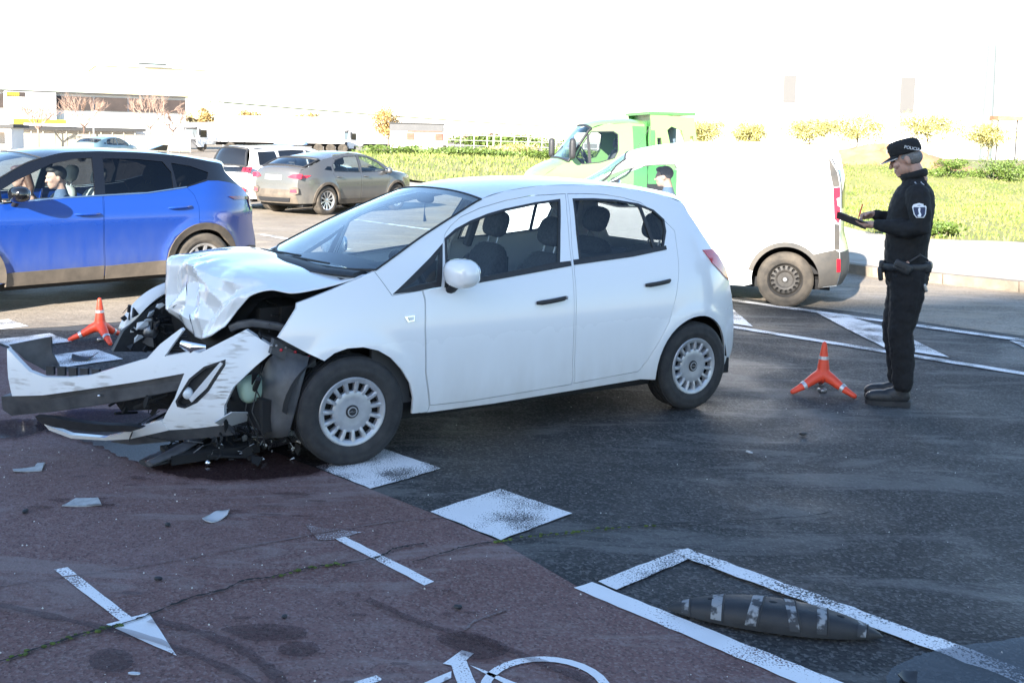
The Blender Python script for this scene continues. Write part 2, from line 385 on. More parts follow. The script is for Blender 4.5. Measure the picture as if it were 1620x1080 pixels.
def sheet(name, poly, z, m, parent=None, label=None, kind=None, holes=()):
    vs = list(poly); es = [(i, (i+1) % len(poly)) for i in range(len(poly))]
    V, _, Fc = delaunay_2d_cdt([Vector(p) for p in vs], es, [], 0, 1e-6)[:3]
    fs = [tuple(f) for f in Fc if inpoly((sum(V[i][0] for i in f)/3, sum(V[i][1] for i in f)/3), poly)]
    me = bpy.data.meshes.new(name); me.from_pydata([(p[0], p[1], z) for p in V], [], fs); me.update()
    if fs and me.polygons[0].normal.z < 0: me.flip_normals()
    o = link(name, me, m, parent)
    if kind: o['kind'] = kind
    return o
def ragged(poly, g=.05, a=.012):
    out = []
    for i, p in enumerate(resample(poly, g)): out.append((p[0]+random.uniform(-a, a), p[1]+random.uniform(-a, a)))
    return out

ground = sheet('ground', [(-700, -300), (700, -300), (700, 1500), (-700, 1500)], -.03, M['earth'], kind='structure')
road = sheet('road', [(-70, -40), (70, -40), (70, 12), (9, 12.6), (7.6, 22), (-4, 38), (-11, 62), (-70, 62)], 0, M['asphalt'], kind='structure')
sunlit_old = sheet('sunlit_old_road', ragged([(70, -40), (70, 12), (9, 12.6), (7.6, 22), (-4, 38), (-11, 62), (-70, 62), (-70, 4), (-14, 7.6), (-8, 9.2), (-5.2, 9.35), (-4.2, 9.75), (-2.6, 11.2), (-.5, 13.3), (.6, 14.4), (1.5, 13.75), (3.4, 11.95), (7.5, 8.05), (20, -4), (45, -40)], .8, .06), .003, M['sunlit_old_asphalt'], kind='structure')  # older pale asphalt; left seam follows the shade edge, sunlit tone painted in
RED = [(3.0, 1.62), (1.08, 3.44), (.30, 4.19), (-.03, 4.664), (-.381, 5.021), (-1.16, 5.763), (-3.0, 7.52), (-5.0, 9.40), (-9.5, 8.3), (-7.0, 5.0), (-3.6, 1.3), (.4, -2.6)]
lane = sheet('bike_lane', RED, .004, M['red_lane'], kind='structure')

# painted squares along the lane
dq = Vector((-.721, .693)); nq = Vector((.693, .721))
for k in range(8):
    p = Vector((-.381, 5.021))+dq*(.965*k)
    q = [p, p+nq*.5, p+nq*.5-dq*.5, p-dq*.5]
    o = sheet('painted_square', ragged([tuple(v) for v in q], .06, .005), .008, M['mark_asphalt'], road)
def mark(name, poly, m, par, z=.008, a=.004): return sheet(name, ragged(poly, .06, a), z, m, par)
mark('edge_line', [(.286, 4.168), (.366, 4.227), (3.16, 1.50), (3.00, 1.44)], M['mark_red'], road)
mark('edge_line', [(.395, 4.236), (.765, 4.575), (.825, 4.502), (.461, 4.158)], M['mark_asphalt'], road)
mark('edge_line', [(.757, 4.582), (.831, 4.60), (.932, 4.501), (3.9, 1.46), (3.75, 1.42), (.83, 4.47)], M['mark_asphalt'], road, a=.007, z=.012)
mark('lane_arrow', [(-1.906, 4.245), (-1.86, 4.274), (-1.426, 3.828), (-1.372, 3.863), (-1.158, 3.536), (-1.497, 3.763), (-1.457, 3.795)], M['mark_red'], lane, a=.002)
M['mark_faint'] = worn_paint('faint_paint_on_red', (.155, .095, .085), (.50, .49, .50), wear=.55)
mark('lane_arrow', [(-.785, 4.642), (-.333, 4.163), (-.296, 4.202), (-.745, 4.675)], M['mark_red'], lane, a=.002)
mark('lane_arrow_head', [(-.95, 4.80), (-.863, 4.62), (-.79, 4.64), (-.742, 4.680), (-.68, 4.73)], M['mark_faint'], lane, a=.006)
bikev = [[(-.215, 3.52), (-.153, 3.618), (-.107, 3.597), (-.134, 3.546), (-.03, 3.16), (-.10, 3.14), (-.183, 3.508)],
         [(-.119, 3.511), (-.069, 3.482), (.18, 3.30), (.15, 3.25)], [(-.36, 3.30), (-.181, 3.469), (-.178, 3.422), (-.33, 3.26)],
         [(-.506, 3.38), (-.438, 3.429), (-.411, 3.404), (-.48, 3.34)], [(-.36, 3.29), (-.32, 3.26), (-.06, 3.12), (-.09, 3.08)]]
def ring2(cx, cy, r, w, n=28):
    m = MB(); rows = [[(cx+q*cos(2*pi*i/n), cy+q*sin(2*pi*i/n), .008) for i in range(n)] for q in (r-w, r)]
    m.grid(rows, close=True); return m
for p in bikev: mark('bicycle_symbol', p, M['mark_red'], lane, a=.0015)
ring2(.145, 3.36, .225, .036).build('bicycle_symbol', M['mark_red'], lane, smooth=False)
ring2(-.42, 3.08, .225, .036).build('bicycle_symbol', M['mark_red'], lane, smooth=False)
# far lane lines
mark('lane_line', [(.6, 12.08), (2.284, 10.50), (6.6, 6.35), (6.53, 6.24), (2.238, 10.38), (.5, 12.0)], M['mark_far'], road)
mark('lane_line', [(1.2, 13.75), (3.2, 11.83), (7.3, 7.95), (7.2, 7.85), (3.13, 11.70), (1.12, 13.62)], M['mark_far'], road)
mark('chevron', [(3.4, 11.435), (3.70, 11.15), (3.89, 10.557), (3.90, 9.123), (3.466, 9.506), (3.422, 10.47)], M['mark_far'], road)
mark('chevron', [(2.10, 12.62), (2.35, 12.36), (2.50, 11.80), (2.47, 10.48), (2.10, 10.80), (2.08, 11.7)], M['mark_far'], road)
mark('chevron', [(4.85, 10.0), (5.12, 9.75), (5.25, 9.2), (5.25, 7.8), (4.85, 8.15), (4.8, 9.1)], M['mark_far'], road)
for p in ([(-4.75, 19.3), (-4.62, 19.35), (-2.6, 17.0), (-2.75, 16.9)], [(-3.6, 23.2), (-3.45, 23.2), (-1.0, 20.4), (-1.15, 20.3)], [(-9.5, 23.0), (-9.3, 23.1), (-6.2, 19.4), (-6.4, 19.3)]):
    mark('bay_line', p, M['mark_far'], road)

def ribbon(name, pts, w, z, m, par, jit=.01, n=9, vary=.5):
    P = crom(pts, n); P = [np.array((p[0]+random.uniform(-jit, jit), p[1]+random.uniform(-jit, jit))) for p in P]; rows = []
    for i, p in enumerate(P):
        t = P[min(i+1, len(P)-1)]-P[max(i-1, 0)]; t = t/(np.linalg.norm(t)+1e-9); nn = np.array((-t[1], t[0])); q = w*(1+random.uniform(-vary, vary))/2
        rows.append([(p[0]-nn[0]*q, p[1]-nn[1]*q, z), (p[0]+nn[0]*q, p[1]+nn[1]*q, z)])
    mb = MB(); mb.grid(rows); o = mb.build(name, m, par, smooth=False); return o
c1 = [(-2.3, 3.05), (-1.751, 3.467), (-1.676, 3.551), (-1.52, 3.701), (-1.436, 3.76), (-1.36, 3.842), (-1.3, 3.932), (-1.215, 4.021), (-1.137, 4.077), (-1.076, 4.171), (-.986, 4.2), (-.866, 4.29), (-.765, 4.341), (-.694, 4.358), (-.552, 4.447), (-.495, 4.535), (-.378, 4.6)]
c2 = [(-.409, 4.385), (-.3, 4.474), (-.195, 4.565), (-.045, 4.64), (.131, 4.718), (.287, 4.766), (.481, 4.832), (.732, 4.895), (1.081, 4.956), (1.443, 5.036), (1.692, 5.129)]
ribbon('crack', c1, .010, .0135, M['crack'], lane, .005, vary=.8); ribbon('crack', c2, .008, .0135, M['crack'], lane, .005, vary=.8)
mo = MB()
for cc, k0, k1 in ((c2, 3, 7), (c1, 1, 4), (c1, 10, 13)):
    for p in crom(cc, 14)[k0*14:k1*14]:
        if random.random() < .65:
            r = random.uniform(.003, .009); mo.sup((p[0]+random.uniform(-.012, .012), p[1]+random.uniform(-.012, .012), .012), (r*1.6, r, r*.8), nu=3, nv=5)
tag(mo.build('moss', M['moss']), 'thin line of green moss growing in the ground crack', 'moss', kind='stuff')
# water and stains on the surface
def blob(poly, n=4): return smooth_loop(poly, n)
def pool(name, poly, z, m, par, a=.006): return sheet(name, ragged(blob(poly), .03, a), z, m, par)
pool('puddle', [(1.314, 3.40), (1.468, 3.606), (1.643, 3.697), (1.804, 3.742), (2.3, 3.84), (3.2, 3.7), (3.4, 2.8), (2.2, 2.4), (1.45, 2.9)], .0165, M['film'], road)
for p in ([(-1.055, 3.731), (-.947, 3.771), (-.779, 3.763), (-.732, 3.705), (-.756, 3.655), (-.914, 3.639), (-.995, 3.684)], [(-.813, 3.596), (-.767, 3.64), (-.684, 3.632), (-.663, 3.574), (-.708, 3.531), (-.778, 3.542)],
          [(-1.453, 3.501), (-1.414, 3.562), (-1.323, 3.529), (-1.287, 3.46), (-1.308, 3.399), (-1.403, 3.42)], [(-.252, 3.70), (-.136, 3.745), (-.02, 3.677), (.02, 3.60), (-.082, 3.534), (-.175, 3.599)]):
    pool('damp_patch', p, .0165, M['stain'], lane, .004)
pool('fluid_pool', [(-2.9, 6.75), (-2.5, 6.78), (-2.05, 6.55), (-1.5, 6.35), (-1.05, 6.0), (-1.02, 5.6), (-1.35, 5.42), (-1.75, 5.45), (-2.1, 5.7), (-2.5, 6.05), (-2.95, 6.35)], .0165, M['fluid'], lane, .015)
pool('fluid_pool', [(-3.25, 6.45), (-3.0, 6.5), (-2.85, 6.3), (-2.95, 6.1), (-3.2, 6.15)], .0165, M['film'], lane, .01)
for i in range(26):
    cx = random.uniform(-2.3, -.7); cy = random.uniform(4.9, 5.75)
    if cx+cy*1.0 > 4.25: continue
    a, b = random.uniform(.03, .09), random.uniform(.008, .022)
    pool('damp_patch', [(cx+a*cos(t)*random.uniform(.8, 1.2), cy+b*sin(t)*random.uniform(.8, 1.2)) for t in np.linspace(0, 2*pi, 9)[:-1]], .0165, M['stain'], lane, .002)
for i in range(14):
    cx = random.uniform(-1.9, .5); cy = random.uniform(3.2, 4.1)
    if cx+cy > 4.0: continue
    a, b = random.uniform(.01, .05), random.uniform(.006, .02)
    pool('damp_patch', [(cx+a*cos(t)*random.uniform(.8, 1.2), cy+b*sin(t)*random.uniform(.8, 1.2)) for t in np.linspace(0, 2*pi, 8)[:-1]], .0165, M['stain'], lane, .002)
for p, w in (([(-2.3, 4.02), (-1.959, 3.891), (-1.666, 3.781), (-1.255, 3.625), (-.896, 3.394), (-.7, 3.2)], .035), ([(-1.337, 3.795), (-1.088, 3.68), (-.886, 3.524), (-.7, 3.3)], .045), ([(-.55, 4.0), (-.3, 3.8), (-.05, 3.66), (.3, 3.4)], .04)):
    ribbon('tyre_mark', p, w, .0165, M['stain'], lane, .003, vary=.35)
M['scratch'] = worn_paint('pale_scratch', (.14, .085, .075), (.20, .155, .15), wear=.5, fine=90)
for p, w in (([(-2.3, 3.95), (-1.986, 4.103), (-1.517, 4.317), (-1.039, 4.603), (-.609, 4.847), (-.313, 4.947)], .006), ([(-.149, 3.77), (-.111, 3.849), (.004, 3.946)], .01)):
    ribbon('scratch_mark', p, w, .011, M['scratch'], lane, .003, vary=.6)

# kerb and pavement on the right, kerb stones one by one
KB = [(34, -14.5), (20, -1.2), (12, 7.0), (9.0, 10.6), (6.711, 13.40), (5.95, 14.10), (5.2, 14.72), (4.86, 15.2), (4.75, 15.9), (4.9, 17.2), (5.3, 19.6), (5.9, 23), (5.6, 27), (3.5, 31), (-2, 35.5), (-5.5, 39), (-9, 50), (-12, 64)]
KP = [tuple(p) for p in crom(KB, 8)]
def offset_line(P, d):
    out = []
    for i in range(len(P)):
        a = np.array(P[max(i-1, 0)]); b = np.array(P[min(i+1, len(P)-1)]); t = (b-a)/(np.linalg.norm(b-a)+1e-9); out.append((P[i][0]+t[1]*d, P[i][1]-t[0]*d))
    return out
def along(P, step):
    out = [P[0]]; acc = 0
    for i in range(len(P)-1):
        a = np.array(P[i]); b = np.array(P[i+1]); L = np.linalg.norm(b-a); s = step-acc
        while s <= L: out.append(tuple(a+(b-a)*s/L)); s += step
        acc = (acc+L) % step if L+acc >= step else acc+L
    return out
KS = along(KP, .98)
pav_in = offset_line(KP, .15)
PAVB = [(36, -8.5), (24, 4.0), (16, 12.0), (12.5, 16.2), (9.8, 19.2), (8.0, 19.7), (7.2, 21.0), (7.1, 24), (6.4, 28.5), (4.0, 32.5), (-1, 37), (-4.3, 41), (-7.4, 51), (-10.2, 64)]
pav = sheet('pavement', [tuple(p) for p in pav_in]+[tuple(p) for p in reversed(crom(PAVB, 6))], .138, M['concrete'], kind='structure')
for i in range(len(KS)-1):
    a, b = np.array(KS[i]), np.array(KS[i+1]); L = np.linalg.norm(b-a)
    if a[1] < 2 or a[1] > 60: continue
    t = (b-a)/L; nn = np.array((t[1], -t[0])); mid = (a+b)/2+nn*.075
    mb = MB(); mb.box((0, 0, .07), (L-.012, .15, .145)); mb.v = [(v[0], v[1]+(.02 if v[2] > .1 and v[1] > 0 else 0), v[2]) for v in mb.v]
    o = mb.build('kerb_stone', M['kerb'], pav, smooth=False); o.location = (mid[0], mid[1], random.uniform(-.002, .004)); o.rotation_euler = (0, 0, math.atan2(t[1], t[0]))
# grass field with a gentle swell
def field_z(x, y):
    z = .13+.10*sin(x*.35)*sin(y*.21)
    z += 1.0*math.exp(-(((x-14.5)/5.0)**2+((y-43)/4)**2))+.5*math.exp(-(((x-30)/9)**2+((y-44)/5)**2))
    z += .75*min(1, max(0, (y-34)/25))
    return z
GF = [tuple(p) for p in crom(PAVB, 6)]+[(-10, 92), (140, 95), (150, 5), (60, -30)]
def field_mat():
    m = mat('grass_soil', (.13, .16, .035), 1, c2=(.22, .20, .08), nscale=.6, detail=8, bump=.5, bscale=3); return m
M['grass_ground'] = field_mat()
gp = panel('grass_field', GF, lambda a, b, o: (a, b, field_z(a, b)), M['grass_ground'], None, g=2.2, flange=0); gp['kind'] = 'structure'
mound = MB(); rows = []
for i in range(13):
    r = i/12; rows.append([(15.2+5.2*r*cos(t)*(1+.1*sin(3*t)), 43+2.6*r*sin(t), .85+1.05*(cos(pi*r)*.5+.5)*(1+.12*sin(5*t+i))) for t in np.linspace(0, 2*pi, 33)[:-1]])
mound.grid(rows, close=True); tag(mound.build('earth_mound', M['soil']), 'low mound of ochre earth behind the officer in the field', 'mound', kind='structure')

# ---------------------------------------------------------------- vegetation
M['blade'] = mat('grass_blades', (.12, .18, .03), .7, c2=(.24, .25, .07), nscale=.7)
M['leaf_green'] = mat('green_leaves', (.06, .11, .015), .6, c2=(.12, .17, .03), nscale=6)
M['leaf_yellow'] = mat('yellow_green_leaves', (.30, .28, .09), .6, c2=(.46, .40, .15), nscale=5)
M['leaf_ochre'] = mat('ochre_leaves', (.30, .19, .06), .7, c2=(.42, .28, .10), nscale=4)
M['twig'] = mat('bare_pink_twigs', (.34, .23, .175), .9)
M['bark'] = mat('bark', (.14, .11, .09), .9, noise=.3, nscale=20)
def leafcloud(n, cen, rad_, size, fn=None):
    """n small leaf faces spread through lumpy crowns"""
    cl = rng.normal(0, 1, (max(5, n//90), 3)); cl /= np.linalg.norm(cl, axis=1)[:, None]+1e-9; cl *= rng.uniform(.3, .95, (len(cl), 1))
    k = rng.integers(0, len(cl), n); p = cl[k]+rng.normal(0, .17, (n, 3)); p = p*np.array(rad_)+np.array(cen)
    d = rng.normal(0, 1, (n, 3)); d /= np.linalg.norm(d, axis=1)[:, None]; e = np.cross(d, rng.normal(0, 1, (n, 3))); e /= np.linalg.norm(e, axis=1)[:, None]+1e-9
    s = size*rng.uniform(.6, 1.3, (n, 1)); v = np.stack([p-d*s, p+e*s*.45, p+d*s, p-e*s*.45], 1).reshape(-1, 3)
    return v, n
def quads(name, v, n, m, parent=None):
    me = bpy.data.meshes.new(name); me.vertices.add(len(v)); me.vertices.foreach_set('co', v.astype(np.float32).ravel())
    me.loops.add(4*n); me.loops.foreach_set('vertex_index', np.arange(4*n, dtype=np.int32)); me.polygons.add(n)
    me.polygons.foreach_set('loop_start', np.arange(0, 4*n, 4, dtype=np.int32)); me.update(calc_edges=True)
    return link(name, me, m, parent)
def grass(n, zone, h):
    xs = []; 
    while len(xs) < n:
        x, y = zone(); 
        if inpoly((x, y), GF): xs.append((x, y))
    P = np.array([(x, y, field_z(x, y)) for x, y in xs]); a = rng.uniform(0, pi, n); L = rng.uniform(.5, 1.2, n)*h*(.6+.8*np.abs(np.sin(P[:, 0]*.9)*np.sin(P[:, 1]*.7+1)))
    w = np.stack([np.cos(a), np.sin(a), 0*a], 1)*.012*(1+P[:, 1:2]/30); lean = np.stack([rng.normal(0, .4, n), rng.normal(0, .4, n), np.ones(n)], 1)*L[:, None]
    v = np.stack([P-w, P+w, P+lean+w*.3, P+lean-w*.3], 1).reshape(-1, 3); return v, n
v, n = grass(34000, lambda: (random.uniform(5, 26), random.uniform(16, 42)), .085)
v2, n2 = grass(12000, lambda: (random.uniform(-9, 12), random.uniform(38, 75)), .16)
tag(quads('grass', np.concatenate([v, v2]), n+n2, M['blade']), 'long green and straw coloured grass over the field', 'grass', kind='stuff')
def weed(x, y, w, h, label, n=900, m='leaf_green', name='weed_clump', z=None):
    r = empty(name, (x, y, field_z(x, y) if z is None else z), 0, label, 'plant', 'weeds and shrubs in the field')
    v, k = leafcloud(n, (0, 0, h*.5), (w, w*.7, h*.55), .055 if w < 2 else .10); quads('foliage', v, k, M[m], r)
    mb = MB()
    for i in range(6): mb.tube([(random.uniform(-.3, .3)*w, 0, -.05), (random.uniform(-.7, .7)*w, random.uniform(-.3, .3)*w, h*.8)], .01, 5)
    mb.build('stem', M['bark'], r)
weed(7.55, 20.6, .55, .42, 'low weed clump at the pavement edge beside the van tail', 1100)
weed(8.3, 20.3, .6, .35, 'low weed clump behind the clipboard at the pavement edge', 900)
weed(10.6, 19.6, .8, .42, 'leafy weed clump at the pavement edge just right of the officer', 1500)
weed(11.9, 18.6, .7, .30, 'rightmost leafy weed clump along the pavement edge', 1200)
weed(16.7, 40, .95, .75, 'round green shrub just right of the officer far in the field', 1500)
weed(18.6, 40, 1.2, .85, 'broader green shrub at the right edge of the field', 1800)
weed(21.0, 41, 1.5, .85, 'green shrub cut by the right edge of the picture', 1500)
weed(-2.5, 60, 3.2, .55, 'long green bank of weeds in front of the white shed', 2400)
weed(2.8, 58, 3.0, .6, 'green bank of weeds between shed and green truck', 2200)
weed(.2, 66, 2.4, .7, 'yellow green bush in front of the site fence', 1400, 'leaf_yellow')
weed(-7, 60, 2.4, .5, 'green bank of weeds beyond the grey car', 1600)
def tree(x, y, h, cw, label, m='leaf_yellow', n=2200, z=None, grp='trees behind the field', ls=.13, tr=.05):
    z = field_z(x, y) if z is None else z
    r = empty('tree', (x, y, z), random.uniform(0, 6), label, 'tree', grp)
    th = h*.45; t = MB(); t.tube([(0, 0, -.1), (.03*h, 0, th*.5), (0, .02*h, th), (0, 0, h*.8)], [tr, tr*.8, tr*.6, .01], 8)
    for i in range(9):
        a = i*2.4; hh = th*random.uniform(.75, 1.4); e = Vector((cos(a)*cw*.75, sin(a)*cw*.75, min(h*.95, hh+h*random.uniform(.15, .4))))
        t.tube([(0, 0, hh*.9), Vector((e.x*.45, e.y*.45, hh+(e.z-hh)*.6)), e], [tr*.5, tr*.3, .006], 6)
    t.build('trunk', M['bark'] if m != 'twig' else M['twig'], r)
    if n: v, k = leafcloud(n, (0, 0, h*.70), (cw, cw, h*.34), ls); quads('crown', v, k, M[m], r)
    return r
def bare_tree(x, y, h, cw, label):
    r = empty('bare_tree', (x, y, 0), 0, label, 'tree', 'bare street trees by the warehouse')
    t = MB(); t.tube([(0, 0, 0), (.05, 0, h*.55)], [.12, .08], 7); c = MB()
    def br(p, d, L, rr, k):
        e = p+d*L; c.tube([p, (p+e)/2+Vector((random.uniform(-.06, .06), 0, .04)), e], [rr, rr*.8, rr*.5], 5, cap=False)
        if k:
            for i in range(4):
                q = (d+Vector((random.uniform(-.75, .75), random.uniform(-.75, .75), random.uniform(-.1, .6)))).normalized(); br(p+d*L*random.uniform(.5, 1), q, L*.68, rr*.55, k-1)
    for i in range(5):
        a = i*1.26; br(Vector((.05, 0, h*.5)), Vector((cos(a)*.7, sin(a)*.7, .8)).normalized(), h*.36*cw, .06, 3)
    t.build('trunk', M['twig'], r); c.build('crown', M['twig'], r)

# ---------------------------------------------------------------- buildings and far things
def YH(px): return 221+.02*(px-810)
def at(px, py, Y): return Vector(((px-810)/1650*Y, Y, CAM_H-(py-YH(px))*Y/1650))
M['wall_white'] = mat('white_render', (.72, .71, .69), .9, noise=.06, nscale=.4)
M['wall_cream'] = mat('cream_cladding', (.55, .50, .30), .8, noise=.06, nscale=.3)
M['brown_panel'] = mat('brown_panel', (.045, .034, .030), .7, noise=.2, nscale=1)
M['grey_panel'] = mat('grey_panel', (.085, .085, .088), .7, noise=.1, nscale=1)
M['dark_roof'] = mat('dark_roof', (.05, .05, .05), .8)
M['brick'] = mat('brick_red', (.20, .085, .06), .9, noise=.2, nscale=3)
M['yellow'] = mat('yellow_sign', (.70, .58, .04), .5)
M['ad_pink'] = mat('poster_skin_print', (.55, .33, .27), .6, c2=(.75, .66, .62), nscale=.9)
M['fence'] = mat('pale_fence', (.30, .27, .21), .8, noise=.12, nscale=.8)
M['pole'] = mat('pale_steel', (.45, .45, .44), .5, metal=.3)
M['cable'] = mat('black_cable', (.03, .03, .03), .7)
M['facade'] = mat('pale_facade', (.42, .40, .37), .9, noise=.1, nscale=.3)
M['pale_window'] = mat('grey_louvre', (.092, .090, .088), .7)

# unseen building behind the viewpoint, shaped to shade the foreground yet admit sky light
e0 = Vector((-4.4, 9.55)); ed = Vector((10.9, 3.85)).normalized(); BH = 30
sh = -Vector((sin(SUN_AZ), cos(SUN_AZ)))*(BH/math.tan(SUN_EL))
bo = e0+sh
blk = empty('shading_building', (bo.x, bo.y, 0), math.atan2(ed.y, ed.x), 'unseen tall pale building behind the viewpoint, shaped to shade the junction', 'building')
mb = MB(); mb.box((11, -8, BH/2), (42, 16, BH)); mb.build('wall', M['facade'], blk, smooth=False)
for i in range(8):
    for j in range(7):
        mb = MB() if not (i or j) else mb
        if i or j: o = link('window', wme, None, blk)
        else: w0 = MB().box((0, 0, 0), (2.2, .2, 1.7)).build('window', M['glass_black'], blk, smooth=False); wme = w0.data; o = w0
        o.location = (-6.5+i*5, .05, 4+j*3.6)
mb = MB(); mb.box((11, -8, BH-.15), (42.6, 16.6, .28)); mb.v = [(a, b, c-.2) for a, b, c in mb.v]; mb.build('parapet', M['concrete'], blk, smooth=False)

# warehouse on the left
A, B = at(-70, 240, 108), at(293, 240, 121); A.z = B.z = 0; dA = (B-A); LA = dA.length; ra = math.atan2(dA.y, dA.x)
wh = empty('warehouse', (A.x, A.y, 0), ra, 'long low white warehouse with dark brown window bands behind the blue car', 'building')
MB().box((LA/2, 8, 2.95), (LA, 16, 5.9)).build('wall', M['wall_white'], wh, smooth=False)
def frac(px):                                                   # distance along the facade seen at a column
    k = (px-810)/1650; return (k*A.y-A.x)/(dA.x/LA-k*dA.y/LA)
for a, b in ((-60, 6), (88, 147), (150, 201), (204, 292)):
    x0, x1 = frac(a), frac(b); MB().box(((x0+x1)/2, -.12, 4.85), (x1-x0, .2, 1.45)).build('window_band', M['brown_panel'], wh, smooth=False)
MB().box((LA/2, -.1, 5.95), (LA+.4, .8, .14)).build('roof_edge', M['dark_roof'], wh, smooth=False)
MB().box((frac(120), -2.2, 2.05), (frac(215)-frac(20), 4.4, .35)).build('canopy', M['dark_roof'], wh, smooth=False)
MB().box((frac(120), -4.5, 2.40), (frac(205)-frac(25), .1, .28)).build('canopy_fascia', M['wall_white'], wh, smooth=False)
bb = empty('billboard', (A.x, A.y, 0), ra, 'large pale advertising billboard with yellow lettering on the warehouse', 'billboard')
x0, x1 = frac(7), frac(88)
MB().box(((x0+x1)/2, -.45, 4.15), (x1-x0, .3, 3.4)).build('board', M['wall_white'], bb, smooth=False)
MB().box((x0+(x1-x0)*.22, -.62, 5.55), ((x1-x0)*.36, .02, .5)).build('logo_panel', M['brown_panel'], bb, smooth=False)
for k in range(7): MB().box((x0+(x1-x0)*(.06+k*.035), -.645, 5.58), ((x1-x0)*.025, .02, .34)).build('lettering', M['yellow'], bb, smooth=False)
fg = MB()
for cx, cz, rx, rz in ((.55, 4.0, .8, .55), (.68, 3.6, 1.0, .6), (.80, 3.9, .55, .8), (.62, 3.1, 1.3, .45), (.45, 4.6, .35, .35)): fg.sup((x0+(x1-x0)*cx, -.61, cz), (rx, .03, rz))
fg.build('picture', M['ad_pink'], bb)
MB().box(((frac(20)+frac(103))/2, -.7, 2.72), (frac(103)-frac(20), .12, .55)).build('yellow_strip', M['yellow'], bb, smooth=False)
# taller cream hall behind
P = at(160, 240, 170); hl = empty('cream_hall', (P.x, P.y, 0), .45, 'tall pale cream hall rising behind the warehouse', 'building')
MB().box((8, 10, 6.2), (17, 20, 12.4)).build('wall', M['wall_cream'], hl, smooth=False)
MB().box((8, 10, 12.5), (17.5, 20.5, .2)).build('roof', M['wall_white'], hl, smooth=False)
MB().box((8.0, -.4, 13.0), (4.2, 1.5, .16)).build('roof_canopy', M['dark_roof'], hl, smooth=False)
# fence along the warehouse yard
fc = empty('yard_fence', (0, 0, 0), 0, 'pale panel fence along the warehouse yard behind the blue car', 'fence')
PA, PB = at(12, 238, 93), at(300, 238, 98)
for k in range(17):
    q = PA.lerp(PB, k/16); r = PA.lerp(PB, (k+1)/16); MB().box((q.x, q.y, .9), (.09, .10, 1.7)).build('post', M['fence'], fc, smooth=False)
    if k < 16:
        m_ = (q+r)/2; d = r-q; o = MB().box((0, 0, .85), (d.length-.16, .05, 1.45)).build('fence_panel', M['fence'], fc, smooth=False); o.location = (m_.x, m_.y, 0); o.rotation_euler[2] = math.atan2(d.y, d.x)
gb = empty('gate_booth', at(-5, 240, 80).to_tuple()[:2]+(0,), 0, 'small dark framed gate booth at the left picture edge', 'booth')
MB().box((0, 0, 1.05), (3.2, 2, 1.9)).build('wall', M['wall_white'], gb, smooth=False); MB().box((0, 0, 2.1), (3.8, 2.6, .22)).build('roof', M['dark_roof'], gb, smooth=False)
MB().box((.3, -1.03, 1.2), (1.6, .05, .9)).build('window', M['glass_black'], gb, smooth=False); MB().box((0, -1.05, .35), (3.2, .08, .2)).build('band', M['grey_panel'], gb, smooth=False)
for px, Y, h, cw, lb in ((60, 92, 3.7, 1.0, 'bare pinkish tree in front of the billboard'), (132, 96, 4.2, 1.15, 'bare pinkish tree in front of the first brown window band'), (236, 100, 4.3, 1.2, 'bare pinkish tree before the rightmost brown window band'), (272, 104, 3.8, .9, 'smaller bare pinkish tree at the warehouse right end')):
    p = at(px, 240, Y); bare_tree(p.x, p.y, h, cw, lb)
# white shed
P = at(615, 250, 92); Q = at(697, 250, 92); w = Q.x-P.x
sd_ = empty('white_shed', (P.x, P.y, field_z(P.x, 80)-.3), .05, 'small white shed with grey roof band and two brick coloured vents', 'shed')
MB().box((w/2, 2, .95), (w, 4, 1.9)).build('wall', M['wall_white'], sd_, smooth=False)
MB().box((w/2, 2, 2.22), (w+.1, 4.1, .62)).build('roof_band', M['grey_panel'], sd_, smooth=False)
MB().box((w/2, 2, 2.57), (w+.3, 4.3, .08)).build('roof', M['dark_roof'], sd_, smooth=False)
MB().box((w*.66, -.03, 1.86), (w*.66, .06, .12)).build('lintel', M['brick'], sd_, smooth=False)
for k in (.39, .93): MB().box((w*k, -.03, 1.42), (.68, .08, .62)).build('vent', M['brick'], sd_, smooth=False)
MB().box((w+.08, .1, 1.1), (.1, .12, 2.2)).build('drain_pipe', M['grey_panel'], sd_, smooth=False)
p = at(612, 240, 108); tree(p.x, p.y, 5.0, 1.9, 'round ochre tree standing behind the white shed', 'leaf_ochre', 2600, z=0, tr=.12)
for px, lb in ((320, 'low ochre tree above the first lorry trailer'), (385, 'ochre tree showing over the white trailer roof'), (475, 'small ochre tree above the trailer rear end')):
    p = at(px, 240, 135); tree(p.x, p.y, 4.9, 2.2, lb, 'leaf_ochre', 1200, z=0, tr=.12, ls=.2)
